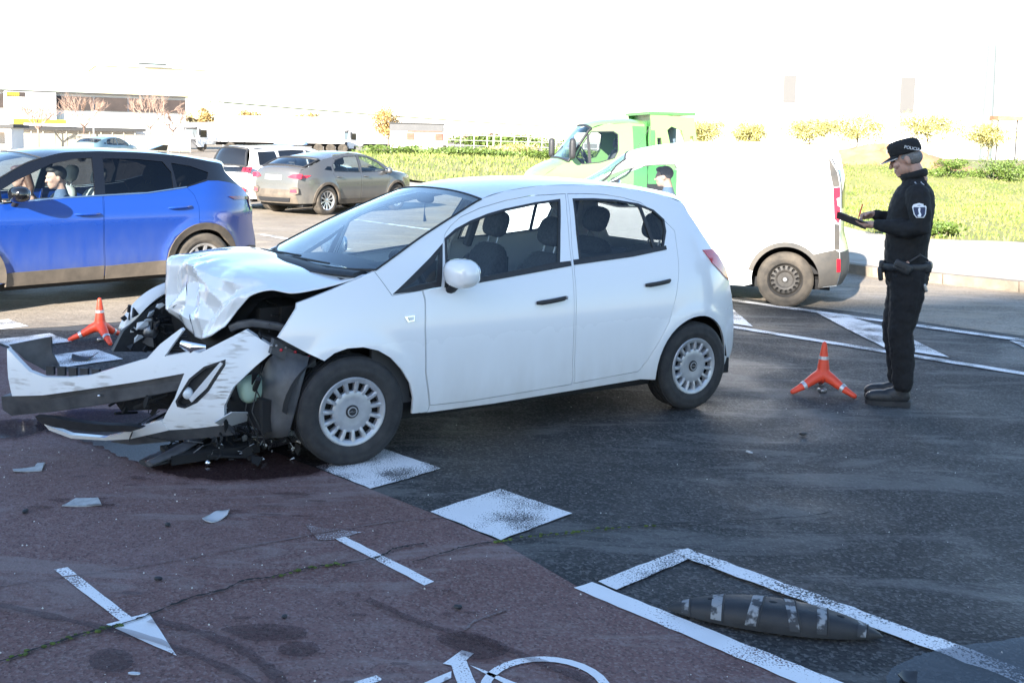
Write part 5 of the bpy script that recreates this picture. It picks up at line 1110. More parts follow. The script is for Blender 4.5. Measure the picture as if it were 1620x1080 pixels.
# ---------------------------------------------------------------- two parked cars seen from behind
def suv(name, loc, rz, label, hw, E, C, belt, doors, wins, paint, clad, archr, wr, glassm, roofm=None, two=False, axle=1.34, p=2.5):
    r = empty(name, loc, rz, label, 'car'); H = E
    W = make_W(hw, [(.15, .08), (.3, .04), (.5, .0), (.9, .0), (1.02, .03), (1.2, .10), (1.4, .20), (1.55, .29), (1.65, .36)], (-1.35, .30, .95, 2.4), (1.2, .34, 1.1, 2.4), ((-axle, wr, archr+.03, .02), (axle, wr, archr+.03, .02)))
    k5 = 5; rear_i = len(E)-6
    out_ = E[3:]+[(-axle-archr-.05, .30)]+arc(-axle, wr, archr, 188, -8, 18)+[(-.85, .27), (.85, .27)]+arc(axle, wr, archr, 188, -8, 18)+[(axle+archr+.05, .28)]+E[:3]
    for s in (1, -1):
        mp = side_map(W, s)
        bs_ = panel('body_side', out_, mp, paint, r, holes=[inset(d, -.001) for d in doors], g=.07)
        for i, d in enumerate(doors):
            dp = panel(['front_door', 'rear_door'][i], d, mp, paint, r, holes=[inset(wins[i], -.001)], g=.06, gap=.004); window('window', wins[i], W, s, dp, glassm[i], g=.1, sealm=M['black'], seal=.018)
            xs = [q[0] for q in d]; handle(dp, min(xs)+.30, .93, min(xs)+.10, .94, W, s, paint, recess=False)
        if len(wins) > 2: panel('quarter_window', wins[2], mp, glassm[2], r, off=.003, g=.1)
        panel('sill_cladding', [(.9, .36), (.9, .26), (-.9, .26), (-.9, .38)], mp, clad, r, off=.01, g=.08, flange=.04)
        for cx in (-axle, axle):
            panel('arch_cladding', arc(cx, wr, archr+.06, 186, -6, 18)+arc(cx, wr, archr-.005, -6, 186, 18), mp, clad, r, off=.012, g=.06, flange=.04)
            arch_liner(r, cx, wr, archr+.02, s, .5, hw-.08); wheel(r, cx, s*(hw-.115), wr, .225, s, 'alloy', M['rubber_dusty'], M['alloy'], rimr=wr*.67)
        mirror(r, .88, 1.08, hw-.06, s, paint, M['black'], (.08, .12, .08), .03)
    T_ = Top(C, E, W, p, 4, 9); n = len(E)-1
    T_.part('front_bumper', 0, 3, paint, r); T_.part('bonnet', 3, 5, paint, r); T_.part('windscreen', 5, 7, M['glass_ws'], r); T_.part('roof', 7, n-6, roofm or paint, r); T_.part('rear_screen', n-6, n-5, glassm[-1], r, trim=0, sub=1); T_.part('tailgate', n-5, n-2, paint, r); T_.part('rear_bumper', n-2, n, clad, r)
    T_.edge_seal(n-6, n-5, M['black'], r, .03, 'rear_screen_frame', sub=1)
    underbody(r, -2.0, 2.0, .72, .22, .34); MB().box((0, 0, .36), (3, 1.5, .03)).build('cabin_floor', M['interior'], r, smooth=False)
    MB().sup((1.0, 0, .98), (.3, .75, .13), (4, 4)).build('dashboard', M['interior'], r)
    for y in (.38, -.38): seat(r, .1, y, .48, M['seat']); seat(r, -.8, y, .5, M['seat'], 20, .3)
    return r, W, T_, n
Eg = [(2.08, .27), (2.17, .5), (2.14, .76), (1.98, .93), (1.6, 1.0), (1.2, 1.05), (.75, 1.31), (.38, 1.455), (0, 1.505), (-.5, 1.50), (-1.0, 1.42), (-1.40, 1.345), (-1.93, 1.16), (-2.08, 1.09), (-2.16, .88), (-2.18, .62), (-2.20, .48), (-2.12, .30)]
Cg = [(2.22, .27), (2.32, .5), (2.30, .78), (2.14, .99), (1.7, 1.07), (1.28, 1.11), (.84, 1.37), (.46, 1.51), (.02, 1.555), (-.5, 1.55), (-1.05, 1.48), (-1.55, 1.41), (-2.04, 1.22), (-2.23, 1.14), (-2.27, .90), (-2.29, .64), (-2.34, .50), (-2.26, .30)]
fdg = [(1.02, 1.02), (.70, 1.28), (.36, 1.435), (-.02, 1.475), (-.10, 1.0), (-.12, .38), (.88, .38), (1.0, .7)]; rdg = [(-.03, 1.475), (-.5, 1.465), (-.95, 1.385), (-1.12, 1.18), (-1.12, 1.02), (-1.02, .80), (-.90, .56), (-.86, .38), (-.13, .38), (-.11, 1.0)]
fwg = [(.93, 1.06), (.66, 1.27), (.34, 1.405), (.02, 1.44), (-.04, 1.05)]; rwg = [(-.08, 1.44), (-.5, 1.425), (-.90, 1.345), (-1.06, 1.20), (-1.05, 1.08), (-.13, 1.05)]; qwg = [(-1.14, 1.19), (-1.14, 1.09), (-1.40, 1.12), (-1.26, 1.20)]
gy, Wg, Tg, ng = suv('grey_coupe_crossover', (-4.37, 25.94, 0), rad(57), 'dusty grey coupe style crossover parked behind the blue car', .925, Eg, Cg, None, [fdg, rdg], [fwg, rwg, qwg], M['grey_paint'], M['clad'], .40, .36, [M['glass'], M['glass'], M['glass_dark'], M['glass']])
gy.scale = (.95, .95, .95); rg = Tg.rear_map(ng-6, ng)
for s in (1, -1):
    panel('tail_light', [(s*.46, .94), (s*.60, 1.02), (s*.84, 1.015), (s*.83, .90), (s*.62, .91)], rg, M['red_lens'], gy, off=.02, g=.06)
    panel('tail_light_wrap', [(-1.85, .985), (-2.08, .985), (-2.14, .905), (-2.0, .915)], side_map(Wg, s), M['red_lens'], gy, off=.01, g=.05)
    panel('fog_surround', [(s*.52, .56), (s*.52, .66), (s*.62, .70), (s*.76, .68), (s*.78, .56), (s*.68, .51)], rg, M['clad'], gy, off=.025, g=.06); panel('rear_reflector', [(s*.55, .57), (s*.56, .64), (s*.70, .65), (s*.73, .57)], rg, M['red_lens'], gy, off=.032, g=.06)
panel('number_plate', [(-.27, .87), (.27, .87), (.27, .98), (-.27, .98)], rg, M['plate'], gy, off=.02, g=.06); panel('diffuser', [(-.5, .34), (.5, .34), (.55, .44), (-.55, .44)], rg, M['black'], gy, off=.02, g=.08)
tl_ = MB()
rails = MB().tube([(.30, -.66, 1.47), (-.3, -.62, 1.53), (-.9, -.64, 1.47)], .015, 6).build('roof_rail', M['chrome'], gy)
Es = [(2.06, .27), (2.15, .5), (2.12, .80), (1.98, 1.0), (1.6, 1.06), (1.2, 1.10), (.75, 1.38), (.42, 1.55), (0, 1.60), (-.6, 1.61), (-1.3, 1.59), (-1.88, 1.55), (-2.08, 1.12), (-2.14, 1.05), (-2.18, .86), (-2.20, .62), (-2.22, .48), (-2.14, .30)]
Cs = [(2.22, .27), (2.32, .5), (2.30, .84), (2.14, 1.06), (1.7, 1.13), (1.28, 1.17), (.84, 1.45), (.50, 1.61), (.02, 1.66), (-.6, 1.67), (-1.3, 1.65), (-2.02, 1.61), (-2.24, 1.16), (-2.28, 1.08), (-2.30, .88), (-2.31, .64), (-2.36, .50), (-2.28, .30)]
fds = [(1.02, 1.06), (.72, 1.34), (.40, 1.52), (-.02, 1.57), (-.10, 1.0), (-.12, .38), (.88, .38), (1.0, .7)]; rds = [(-.03, 1.57), (-.5, 1.58), (-1.05, 1.56), (-1.12, 1.18), (-1.12, 1.02), (-1.02, .80), (-.90, .56), (-.86, .38), (-.13, .38), (-.11, 1.0)]
fws = [(.93, 1.10), (.66, 1.33), (.38, 1.48), (.02, 1.53), (-.04, 1.09)]; rws = [(-.08, 1.53), (-.5, 1.54), (-1.0, 1.52), (-1.06, 1.12), (-.13, 1.09)]; qws = [(-1.14, 1.52), (-1.14, 1.13), (-1.80, 1.16), (-1.72, 1.50)]
sv, Ws, Ts, ns = suv('white_patrol_car', (-5.90, 27.34, 0), rad(57), 'white patrol car with roof light bar parked left of the grey crossover', .92, Es, Cs, None, [fds, rds], [fws, rws, qws], M['white_clean'], M['clad'], .40, .36, [M['glass_dark'], M['glass_black'], M['glass_black'], M['glass_black']])
sv.scale = (.95, .95, .95); rs = Ts.rear_map(ns-6, ns)
panel('light_strip', [(-.84, .98), (.84, .98), (.84, 1.12), (-.84, 1.12)], rs, M['black_gloss'], sv, off=.015, g=.06)
for s in (1, -1):
    panel('tail_light', [(s*.60, 1.0), (s*.60, 1.10), (s*.86, 1.11), (s*.86, .99)], rs, M['red_lens'], sv, off=.018, g=.06)
    panel('rear_reflector', [(s*.55, .50), (s*.55, .57), (s*.74, .58), (s*.76, .50)], rs, M['red_lens'], sv, off=.03, g=.06)
panel('number_plate', [(-.27, .66), (.27, .66), (.27, .77), (-.27, .77)], rs, M['plate'], sv, off=.02, g=.06)
panel('blue_marking', [(.02, .62), (.36, .62), (.36, .92), (.02, .92)], rs, mat('faded_blue_marking', (.45, .47, .62), .5), sv, off=.016, g=.06)
lb = MB(); lb.sup((.1, 0, 1.735), (.13, .60, .055), (5, 4)); lbo = lb.build('light_bar', mat('pale_blue_lens', (.30, .45, .70), .2), sv); MB().sup((.1, 0, 1.69), (.10, .55, .03), (5, 4)).build('light_bar_base', M['black'], sv)

pb = at(168, 240, 64); pcar = suv('pale_blue_car', (pb.x, pb.y, 0), rad(75), 'pale blue parked car just showing above the blue crossover roof', .88, Eg, Cg, None, [fdg, rdg], [fwg, rwg, qwg], mat('pale_blue_paint', (.16, .26, .30), .3, coat=.6), M['clad'], .40, .36, [M['glass_dark'], M['glass_dark'], M['glass_dark'], M['glass']])[0]
# ---------------------------------------------------------------- green recovery truck
tw = empty('recovery_truck', (1.12, 22.3, 0), rad(189), 'green recovery truck with pale cab and tall cutout headboard behind the van', 'truck')
Wt = make_W(.99, [(.4, .03), (.7, 0), (1.3, .0), (1.6, .06), (2.0, .16), (2.3, .27), (2.4, .33)], (-9, 0, 1, 2), (.6, .34, 1.2, 2.4))
tw.scale = (.88, .90, .95)      # x = 0 at the front axle
Et = [(.80, .45), (.90, .7), (.86, 1.0), (.72, 1.20), (.42, 1.38), (.16, 1.50), (-.18, 1.95), (-.42, 2.22), (-.75, 2.32), (-1.35, 2.36), (-1.72, 2.34)]
Ct = [(.96, .45), (1.06, .7), (1.02, 1.02), (.86, 1.28), (.52, 1.46), (.26, 1.57), (-.09, 2.02), (-.36, 2.30), (-.72, 2.42), (-1.35, 2.46), (-1.72, 2.44)]
out_t = Et[3:]+[(-1.74, .55), (-.62, .55)]+arc(0, .42, .48, 165, 10, 14)+[(.60, .45)]+Et[:3]
win_t = [(-.05, 1.60), (-.22, 1.90), (-.42, 2.14), (-.95, 2.16), (-1.05, 2.10), (-1.04, 1.75), (-.95, 1.60), (-.60, 1.50), (-.18, 1.46)]
for s in (1, -1):
    mp = side_map(Wt, s); cbp = panel('cab_side', out_t, mp, M['green_pale'], tw, holes=[inset(win_t, -.001)], g=.08)
    window('side_window', win_t, Wt, s, cbp, M['glass'], g=.1, seal=.02)
    panel('window_pillar', [(-.30, 2.10), (-.36, 2.10), (-.40, 1.47), (-.33, 1.47)], mp, M['black'], cbp, off=.003)
    panel('rear_cab_panel', [(-1.42, 2.30), (-1.73, 2.29), (-1.74, .9), (-1.42, .9)], mp, M['green'], cbp, off=.006, g=.1)
    mo = MB(); mo.sup((.12, s*1.22, 1.78), (.07, .11, .22), (4, 4)); mo.build('mirror', M['black'], tw); MB().tube([(.10, s*.93, 1.55), (.12, s*1.12, 1.60)], .02, 6).build('mirror_arm', M['black'], tw)
    wheel(tw, 0, s*.84, .36, .22, s, 'steel', M['rubber_dusty'], M['steel'], rimr=.21); wheel(tw, -3.3, s*.84, .36, .22, s, 'steel', M['rubber_dusty'], M['steel'], rimr=.21)
    arch_liner(tw, 0, .42, .46, s, .5, .9)
    bx_ = MB().box((-3.2, s*.95, .98), (2.0, .12, .75)).build('side_panel', M['green'], tw, smooth=False)
lg = text_mesh('letter_mark', 'G', .34, M['plate'], tw); lg.location = (-1.98, 1.015, 1.36); lg.rotation_euler = (rad(90), 0, pi)
Tt = Top(Ct, Et, Wt, 3, 4, 8)
Tt.part('front_panel', 0, 3, M['green_pale'], tw); Tt.part('bonnet', 3, 5, M['green_pale'], tw); Tt.part('windscreen', 5, 7, M['glass_ws'], tw); Tt.edge_seal(5, 7, M['black'], tw, .03, 'windscreen_seal'); Tt.part('cab_roof', 7, 10, M['green_pale'], tw)
MB().box((-1.735, 0, 1.5), (.04, 1.55, 1.75)).build('cab_back', M['green'], tw, smooth=False)
MB().box((-2.0, 0, .80), (4.2, .8, .25)).build('chassis', M['dark'], tw, smooth=False); MB().box((-3.0, 0, 1.30), (2.5, 2.0, .10)).build('deck', M['green'], tw, smooth=False)
MB().box((-1.96, .97, 1.32), (.40, .10, .55)).build('tool_locker', M['green'], tw, smooth=False)
# headboard: thick plate with openings, standing behind the cab
hbp = [(-1.0, 1.3), (1.0, 1.3), (1.0, 2.15), (.86, 2.56), (-.86, 2.56), (-1.0, 2.15)]
hh = [[(-.72, 1.5), (-.25, 1.5), (-.25, 2.3), (-.60, 2.3)], [(.72, 1.5), (.25, 1.5), (.25, 2.3), (.60, 2.3)]]
panel('headboard', hbp, lambda y, z, o: (-1.90-o*1, y, z), M['green'], tw, holes=hh, g=.2, flange=.10)
legp = [(-1.80, 2.52), (-2.20, 2.52), (-2.62, 1.32), (-2.0, 1.32), (-1.86, 1.9)]
for s in (1, -1):
    panel('headboard_side', [(-1.78, 2.56), (-2.85, 2.50), (-2.92, 2.1), (-3.0, 1.32), (-2.72, 1.32), (-2.62, 2.0), (-2.55, 2.22), (-2.30, 2.30), (-2.20, 2.22), (-2.45, 1.32), (-1.95, 1.32), (-1.84, 1.9)],
          lambda a, b, o: (a, s*(.98+o), b), M['green_pale'], tw, holes=[[(-1.96, 2.05), (-2.06, 2.05), (-2.12, 1.72), (-1.99, 1.72)], [(-2.76, 2.1), (-2.84, 2.1), (-2.88, 1.75), (-2.79, 1.75)]], g=.15, flange=.07)
MB().box((-2.3, 0, 2.58), (1.15, 2.0, .06)).build('headboard_top', M['green'], tw, smooth=False)
MB().tube([(-2.45, .4, 1.3), (-2.45, .4, 2.35)], .16, 14).build('winch_post', mat('blue_grey_paint', (.16, .22, .28), .5), tw); MB().sup((-2.45, .4, 2.42), (.10, .10, .14)).build('beacon', M['orange_lens'], tw)
MB().box((-2.15, -.2, 1.75), (.3, .6, .8)).build('winch', mat('pale_grey_paint', (.5, .5, .5), .5), tw, smooth=False)
steering(tw, -.35, .45, 1.62, .2)
for y in (.45, -.4): seat(tw, -1.0, y, 1.05, M['seat'], 10, .24)
MB().sup((-.05, 0, 1.45), (.3, .8, .12), (4, 4)).build('dashboard', M['interior'], tw)

# ---------------------------------------------------------------- people
def blob(name, parts, m, par, vox=.010, smooth=4, fac=.5):
    mb = MB()
    for q in parts:
        if q[0] == 't':
            P = [p[:3] for p in q[1]]; R = [p[3] if len(p) == 4 else (p[3], p[4]) for p in q[1]]
            mb.tube(P, R, 14)
            for p, r in ((P[0], R[0]), (P[-1], R[-1])):
                r_ = r if not isinstance(r, tuple) else min(r); mb.sup(p, (r_, r_, r_), nu=8, nv=12)
        elif q[0] == 'e': mb.sup(q[1], q[2], q[4] if len(q) > 4 else (2, 2), R=rotm(*q[3]) if len(q) > 3 else None, nu=14, nv=18)
        elif q[0] == 'l':                                        # torso loft: (z, cx, rx, ry)
            rows = [[(c_+rx*math.copysign(abs(cos(t))**.85, cos(t)), ry*math.copysign(abs(sin(t))**.85, sin(t)), z) for t in np.linspace(0, 2*pi, 25)[:-1]] for z, c_, rx, ry in q[1]]
            n = 24; b = len(mb.v); mb.grid(rows, close=True); mb.f.append(tuple(b+i for i in range(n-1, -1, -1))); mb.f.append(tuple(b+(len(rows)-1)*n+i for i in range(n)))
    o = mb.build(name, m, par, rec=True)
    r = o.modifiers.new('union', 'REMESH'); r.mode = 'VOXEL'; r.voxel_size = vox; r.use_smooth_shade = True
    s = o.modifiers.new('soft', 'SMOOTH'); s.factor = fac; s.iterations = smooth
    return o
def head_parts(c, tilt=0, k=1.0, ear=True):
    R = rotm(0, tilt, 0); c = Vector(c)
    def P(x, y, z): return tuple(c+R @ Vector((x*k, y*k, z*k)))
    L = [('e', P(-.012, 0, .025), (.098*k, .077*k, .098*k), (0, tilt, 0)), ('e', P(.022, 0, -.045), (.068*k, .060*k, .080*k), (0, tilt, 0)), ('e', P(.055, 0, -.098), (.030*k, .034*k, .024*k), (0, tilt, 0)),
         ('t', [(*P(.088, 0, .012), .009*k), (*P(.104, 0, -.018), .012*k), (*P(.110, 0, -.034), .0135*k)]), ('e', P(.082, 0, .022), (.018*k, .052*k, .012*k), (0, tilt, 0)),
         ('e', P(.083, 0, -.066), (.014*k, .026*k, .008*k), (0, tilt, 0)), ('e', P(.079, 0, -.080), (.014*k, .024*k, .009*k), (0, tilt, 0)), ('e', P(.062, .040, -.025), (.03*k, .02*k, .025*k), (0, tilt, 0)), ('e', P(.062, -.040, -.025), (.03*k, .02*k, .025*k), (0, tilt, 0)),
         ('t', [(*P(-.035, 0, -.06), .052*k), (*P(-.055, 0, -.16), .055*k)])]
    if ear:
        for s in (1, -1): L.append(('e', P(-.012, s*.078, -.012), (.019*k, .010*k, .031*k), (0, tilt+.15, s*.3)))
    return L, P, R
def hand(wr, d, up, thumb, curl=.35, L=.085, spread=.019):
    """palm and five fingers; d = finger direction, up = back of the hand, thumb = side the thumb leaves from"""
    wr = Vector(wr); d = Vector(d).normalized(); up = Vector(up); up = (up-d*up.dot(d)).normalized(); sd = d.cross(up).normalized()
    if sd.dot(Vector(thumb)) < 0: sd = -sd
    out = [('t', [(*wr, .026), (*(wr+d*.035), .028), (*(wr+d*.07), .026)]), ('e', tuple(wr+d*.05+sd*.016), (.03, .03, .022)), ('e', tuple(wr+d*.055-sd*.02), (.03, .025, .02))]
    for i, (o, l) in enumerate(((1.5, .92), (.5, 1.0), (-.5, .95), (-1.5, .75))):
        b = wr+d*.082+sd*o*spread; p = b; pts = [(*b, .0095)]; a = 0
        for k, seg in enumerate((.42, .32, .26)):
            a += curl*(1+.15*i); q = p+(d*cos(a)-up*sin(a))*(L*l*seg); pts.append((*q, .009-.0012*k)); p = q
        out.append(('t', pts))
    b = wr+d*.028+sd*.03; t1 = b+(d*.6+sd*.65-up*.2).normalized()*.04; t2 = t1+(d*.85+sd*.15-up*.35).normalized()*.032; out.append(('t', [(*b, .013), (*t1, .011), (*t2, .009)]))
    return out
def wrinkle(o, k, sc):
    t = bpy.data.textures.new('cloth_folds', 'CLOUDS'); t.noise_scale = sc; t.noise_depth = 2; t.noise_basis = 'VORONOI_F2_F1'
    d = o.modifiers.new('folds', 'DISPLACE'); d.texture = t; d.strength = k; d.mid_level = .3; d.texture_coords = 'LOCAL'
    s = o.modifiers.new('soft2', 'SMOOTH'); s.factor = .5; s.iterations = 1
# officer writing on a clipboard
of = empty('person', (2.845, 7.45, .004), rad(159), 'police officer in black uniform and cap standing and writing on a clipboard', 'person')
of.rotation_euler = (0, rad(2.6), rad(159))
HC = (-.028, 0, 1.765); HT = rad(14)
hp, HP, HR = head_parts(HC, HT, 1.02)
lw1 = (.165, .135, 1.305); rw1 = (.195, -.085, 1.365)
body = hp+[('l', [(1.0, -.04, .12, .15), (1.2, -.045, .13, .16), (1.43, -.075, .13, .17), (1.56, -.09, .08, .12), (1.60, -.085, .055, .06)]),
           ('t', [(-.12, .20, 1.52, .05), (-.13, .25, 1.27, .042), (*lw1, .028)]), ('t', [(-.10, -.20, 1.52, .05), (-.05, -.26, 1.28, .042), (*rw1, .028)]),
           ('t', [(-.045, .09, 1.02, .09), (0, .10, .56, .055), (-.01, .095, .08, .04)]), ('t', [(-.045, -.09, 1.02, .09), (0, -.10, .56, .055), (-.01, -.095, .08, .04)]),
           ('e', (.05, .10, .05), (.11, .04, .035)), ('e', (.05, -.10, .05), (.11, .04, .035))]
body += hand(lw1, (.95, -.30, -.02), (.05, .1, -1), (.2, -1, .6), .22) + hand(rw1, (.85, .40, -.15), (-.1, -.5, .9), (.1, .6, .6), .75, .075)
bo_ = blob('body', body, M['skin'], of, .0052, 3)
jk = [('l', [(.985, -.036, .152, .18), (1.05, -.036, .148, .176), (1.12, -.037, .148, .178), (1.22, -.048, .154, .185), (1.32, -.058, .158, .192), (1.43, -.072, .158, .20), (1.51, -.083, .142, .198), (1.56, -.09, .115, .165), (1.60, -.088, .082, .10), (1.645, -.08, .076, .082)]),
      ('t', [(-.11, .19, 1.515, .085), (-.125, .235, 1.40, .080), (-.13, .25, 1.28, .070), (-.06, .225, 1.275, .066), (.06, .18, 1.29, .056), (.15, .142, 1.303, .042)]), ('t', [(-.10, -.19, 1.515, .085), (-.08, -.235, 1.40, .080), (-.05, -.255, 1.285, .070), (.04, -.20, 1.31, .062), (.12, -.135, 1.34, .052), (.175, -.098, 1.36, .041)])]
jo = blob('jacket', jk, M['uniform'], of, .009, 5); wrinkle(jo, .016, .075)
MB().tube([(-.085+.082*cos(t), .09*sin(t), 1.650-.022*cos(t)) for t in np.linspace(-pi+.35, pi+.15, 24)], [(.028, .011)]*24, 8).build('collar', M['uniform'], of)
tr_ = [('l', [(.86, -.045, .135, .175), (.93, -.042, .155, .185), (1.0, -.038, .158, .184), (1.04, -.036, .155, .18)])]
for s, dx_ in ((1, -.004), (-1, .016)):
    tr_.append(('t', [(-.05+dx_, s*.085, .95, .128), (-.040+dx_, s*.09, .80, .122), (-.012+dx_*2, s*.105, .62, .100), (.008+dx_*2, s*.11, .54, .092), (-.008+dx_*2, s*.112, .40, .088), (-.015+dx_*2, s*.112, .24, .076), (-.014+dx_*2, s*.112, .165, .074)]))
tro = blob('trousers', tr_, M['uniform2'], of, .009, 5); wrinkle(tro, .022, .085)
for s, dx in ((1, 0), (-1, .015)):
    b = [('e', (.13+dx, s*.105, .058), (.108, .056, .052), (0, .06, 0), (2.4, 2.6)), ('e', (.03+dx, s*.10, .068), (.105, .050, .064), (0, .12, 0), (2.4, 2.6)), ('t', [(-.012+dx, s*.098, .06, .054), (-.012+dx, s*.098, .17, .058)])]
    blob('boot', b, M['boot'], of, .008, 4); sl = MB(); pts = [(.235+dx, 0), (.215+dx, .043), (.13+dx, .055), (.03+dx, .044), (-.04+dx, .046), (-.072+dx, .02), (-.072+dx, -.02), (-.04+dx, -.046), (.03+dx, -.044), (.13+dx, -.055), (.215+dx, -.043)]
    sl.prism([(a, b_+s*.102) for a, b_ in smooth_loop(pts, 3)], lambda a, b_, d: (a, b_, d), .0, .036); sl.build('boot_sole', M['rubber'], of)
# cap, hair, face details
cp = MB(); n = 28
def capring(rx, ry, z, dx=0): return [tuple(Vector(HC)+HR @ Vector((dx-.012+rx*cos(t), ry*sin(t), z+.015*cos(t)*0))) for t in np.linspace(0, 2*pi, n+1)[:-1]]
rows = [capring(.108, .089, .035), capring(.112, .093, .05), capring(.114, .094, .085, .004), capring(.109, .088, .115, .008), capring(.085, .068, .135, .006), capring(.045, .036, .142, .0), capring(.004, .004, .143)]
cp.grid(rows, close=True); cpo = cp.build('cap', M['uniform'], of, ang=60); cpo.modifiers.new('t', 'SOLIDIFY').thickness = .005
br = MB(); rows = []
for k in range(6):
    f = k/5; rows.append([tuple(Vector(HC)+HR @ Vector((-.012+(.106+.075*f*max(0, cos(t))**.6)*cos(t)*1.0, (.089+.004*f)*sin(t)*(1-.10*f), .040-.030*f*cos(t)-.012*abs(sin(t))*f))) for t in np.linspace(-1.15, 1.15, 17)])
br.grid(rows); bro = br.build('cap_brim', M['uniform'], of, ang=60); bro.modifiers.new('t', 'SOLIDIFY').thickness = .004
MB().tube([Vector(p)+Vector((.001, 0, .001)) for p in rows[-1]], .0035, 6).build('brim_piping', M['reflect'], of)
tx = text_mesh('cap_lettering', 'POLICIA', .030, M['white_print'], of, .0008); tx.location = tuple(Vector(HC)+HR @ Vector((-.060, .0935, .062))); tx.rotation_euler = (rad(90), HT*.8, rad(198))
MB().sup(tuple(Vector(HC)+HR @ Vector((.105, 0, .085))), (.004, .018, .02)).build('cap_badge', M['chrome'], of)
hr = [('e', HP(-.045, 0, .0), (.072, .081, .062), (0, HT, 0)), ('e', HP(-.020, .055, .018), (.06, .026, .035), (0, HT, 0)), ('e', HP(-.020, -.055, .018), (.06, .026, .035), (0, HT, 0))]
blob('hair', hr, M['hair_grey'], of, .006, 2)
for s in (1, -1): MB().sup(HP(.0755, s*.030, .002), (.010, .013, .0075)).build('eye', M['hair_dark'], of)
# kit
def ringpts(z, k=1.0, off=.006): return [(-.038+(.166+off)*math.copysign(abs(cos(t))**.85, cos(t))*k, (.19+off)*math.copysign(abs(sin(t))**.85, sin(t))*k, z) for t in np.linspace(0, 2*pi, 37)]
MB().tube(ringpts(1.005), [(.024, .006)]*37, 8, cap=False).build('duty_belt', M['boot'], of)
def kit(name, c, d, r, m='boot'): return MB().sup(c, d, (4, 4), R=rotm(*r)).build(name, M[m], of)
kit('radio_pouch', (-.02, .215, 1.01), (.062, .026, .042), (0, -.5, .1)); kit('radio', (-.005, .225, 1.03), (.045, .02, .028), (0, -.5, .1), 'black'); kit('holster', (-.11, -.20, .93), (.04, .03, .10), (0, .1, 0)); kit('magazine_pouch', (.125, .07, 1.0), (.022, .035, .045), (0, 0, 0)); kit('torch', (.135, .10, .95), (.018, .018, .05), (0, .1, 0)); kit('handcuff_pouch', (-.17, .10, 1.0), (.03, .04, .04), (0, 0, .4))
MB().tube([(-.06, .205, 1.05), (-.13, .215, 1.10), (-.18, .17, 1.06)], .008, 6).build('radio_cable', M['black'], of)
kit('key_clip', (-.165, .14, .86), (.012, .008, .03), (0, .3, .3), 'metal')
def arm_pt(z, a, o=0):                                            # point on the upper left sleeve
    f = (1.515-z)/(1.515-1.28); return (-.115-.018*f+(.086+o)*sin(a), .190+.055*f+(.086+o)*cos(a), z)
shield = [(-.34, 1.452), (.0, 1.462), (.34, 1.452), (.44, 1.435), (.36, 1.385), (.22, 1.362), (-.22, 1.362), (-.36, 1.385), (-.44, 1.435)]
panel('arm_badge', [(a*1.15, z+.003) for a, z in shield], lambda a, z, o: arm_pt(z, a, o), M['white_print'], of, g=.03, off=.010, flange=.004)
panel('arm_badge_field', [(a*.92, 1.409+(z-1.41)*.82) for a, z in shield], lambda a, z, o: arm_pt(z, a, o), M['navy'], of, g=.03, off=.013, flange=.002)
panel('arm_badge_figure', [(-.05, 1.372), (.12, 1.372), (.16, 1.38), (.05, 1.392), (.09, 1.42), (.02, 1.436), (-.07, 1.43), (-.03, 1.405), (-.10, 1.388)], lambda a, z, o: arm_pt(z, a, o), M['white_print'], of, g=.03, off=.0155, flange=.002)
panel('arm_badge_band', [(-.33, 1.437), (.33, 1.437), (.33, 1.447), (-.33, 1.447)], lambda a, z, o: arm_pt(z, a, o), M['white_print'], of, g=.03, off=.0155, flange=.002)
MB().sup((-.115, .17, 1.598), (.055, .035, .008), (4, 4), R=rotm(-.5, 0, 0)).build('shoulder_slide', M['uniform'], of)
for k in (0, 1): MB().tube([(-.15+.04*k, .145, 1.612), (-.13+.04*k, .175, 1.602), (-.15+.04*k, .205, 1.586)], .004, 6).build('rank_stripe', M['reflect'], of)
clp = empty('clipboard', of.location, rad(159), 'dark clipboard held flat in the officer hands', 'clipboard'); clp.rotation_euler = of.rotation_euler
Rc = rotm(rad(13), -rad(22), 0); cc = Vector((.335, .015, 1.325))
q = MB(); q.box(cc, (.225, .31, .006), Rc); q.build('board', mat('dark_board', (.03, .024, .02), .5), clp, smooth=False)
q = MB(); q.box(cc+Rc @ Vector((.0, 0, .006)), (.20, .29, .003), Rc); q.build('paper', M['cloth_white'], clp, smooth=False)
q = MB(); q.box(cc+Rc @ Vector((.09, 0, .012)), (.03, .10, .012), Rc); q.build('clip', M['metal'], clp, smooth=False)
pen = empty('pen', of.location, rad(159), 'orange pen held over the clipboard', 'pen'); pen.rotation_euler = of.rotation_euler
MB().tube([(.295, -.03, 1.325), (.285, -.045, 1.365), (.268, -.065, 1.43)], [.0015, .0055, .005], 8).build('barrel', M['cone'], pen); MB().sup((.267, -.066, 1.434), (.006, .006, .008)).build('cap', M['cone'], pen)

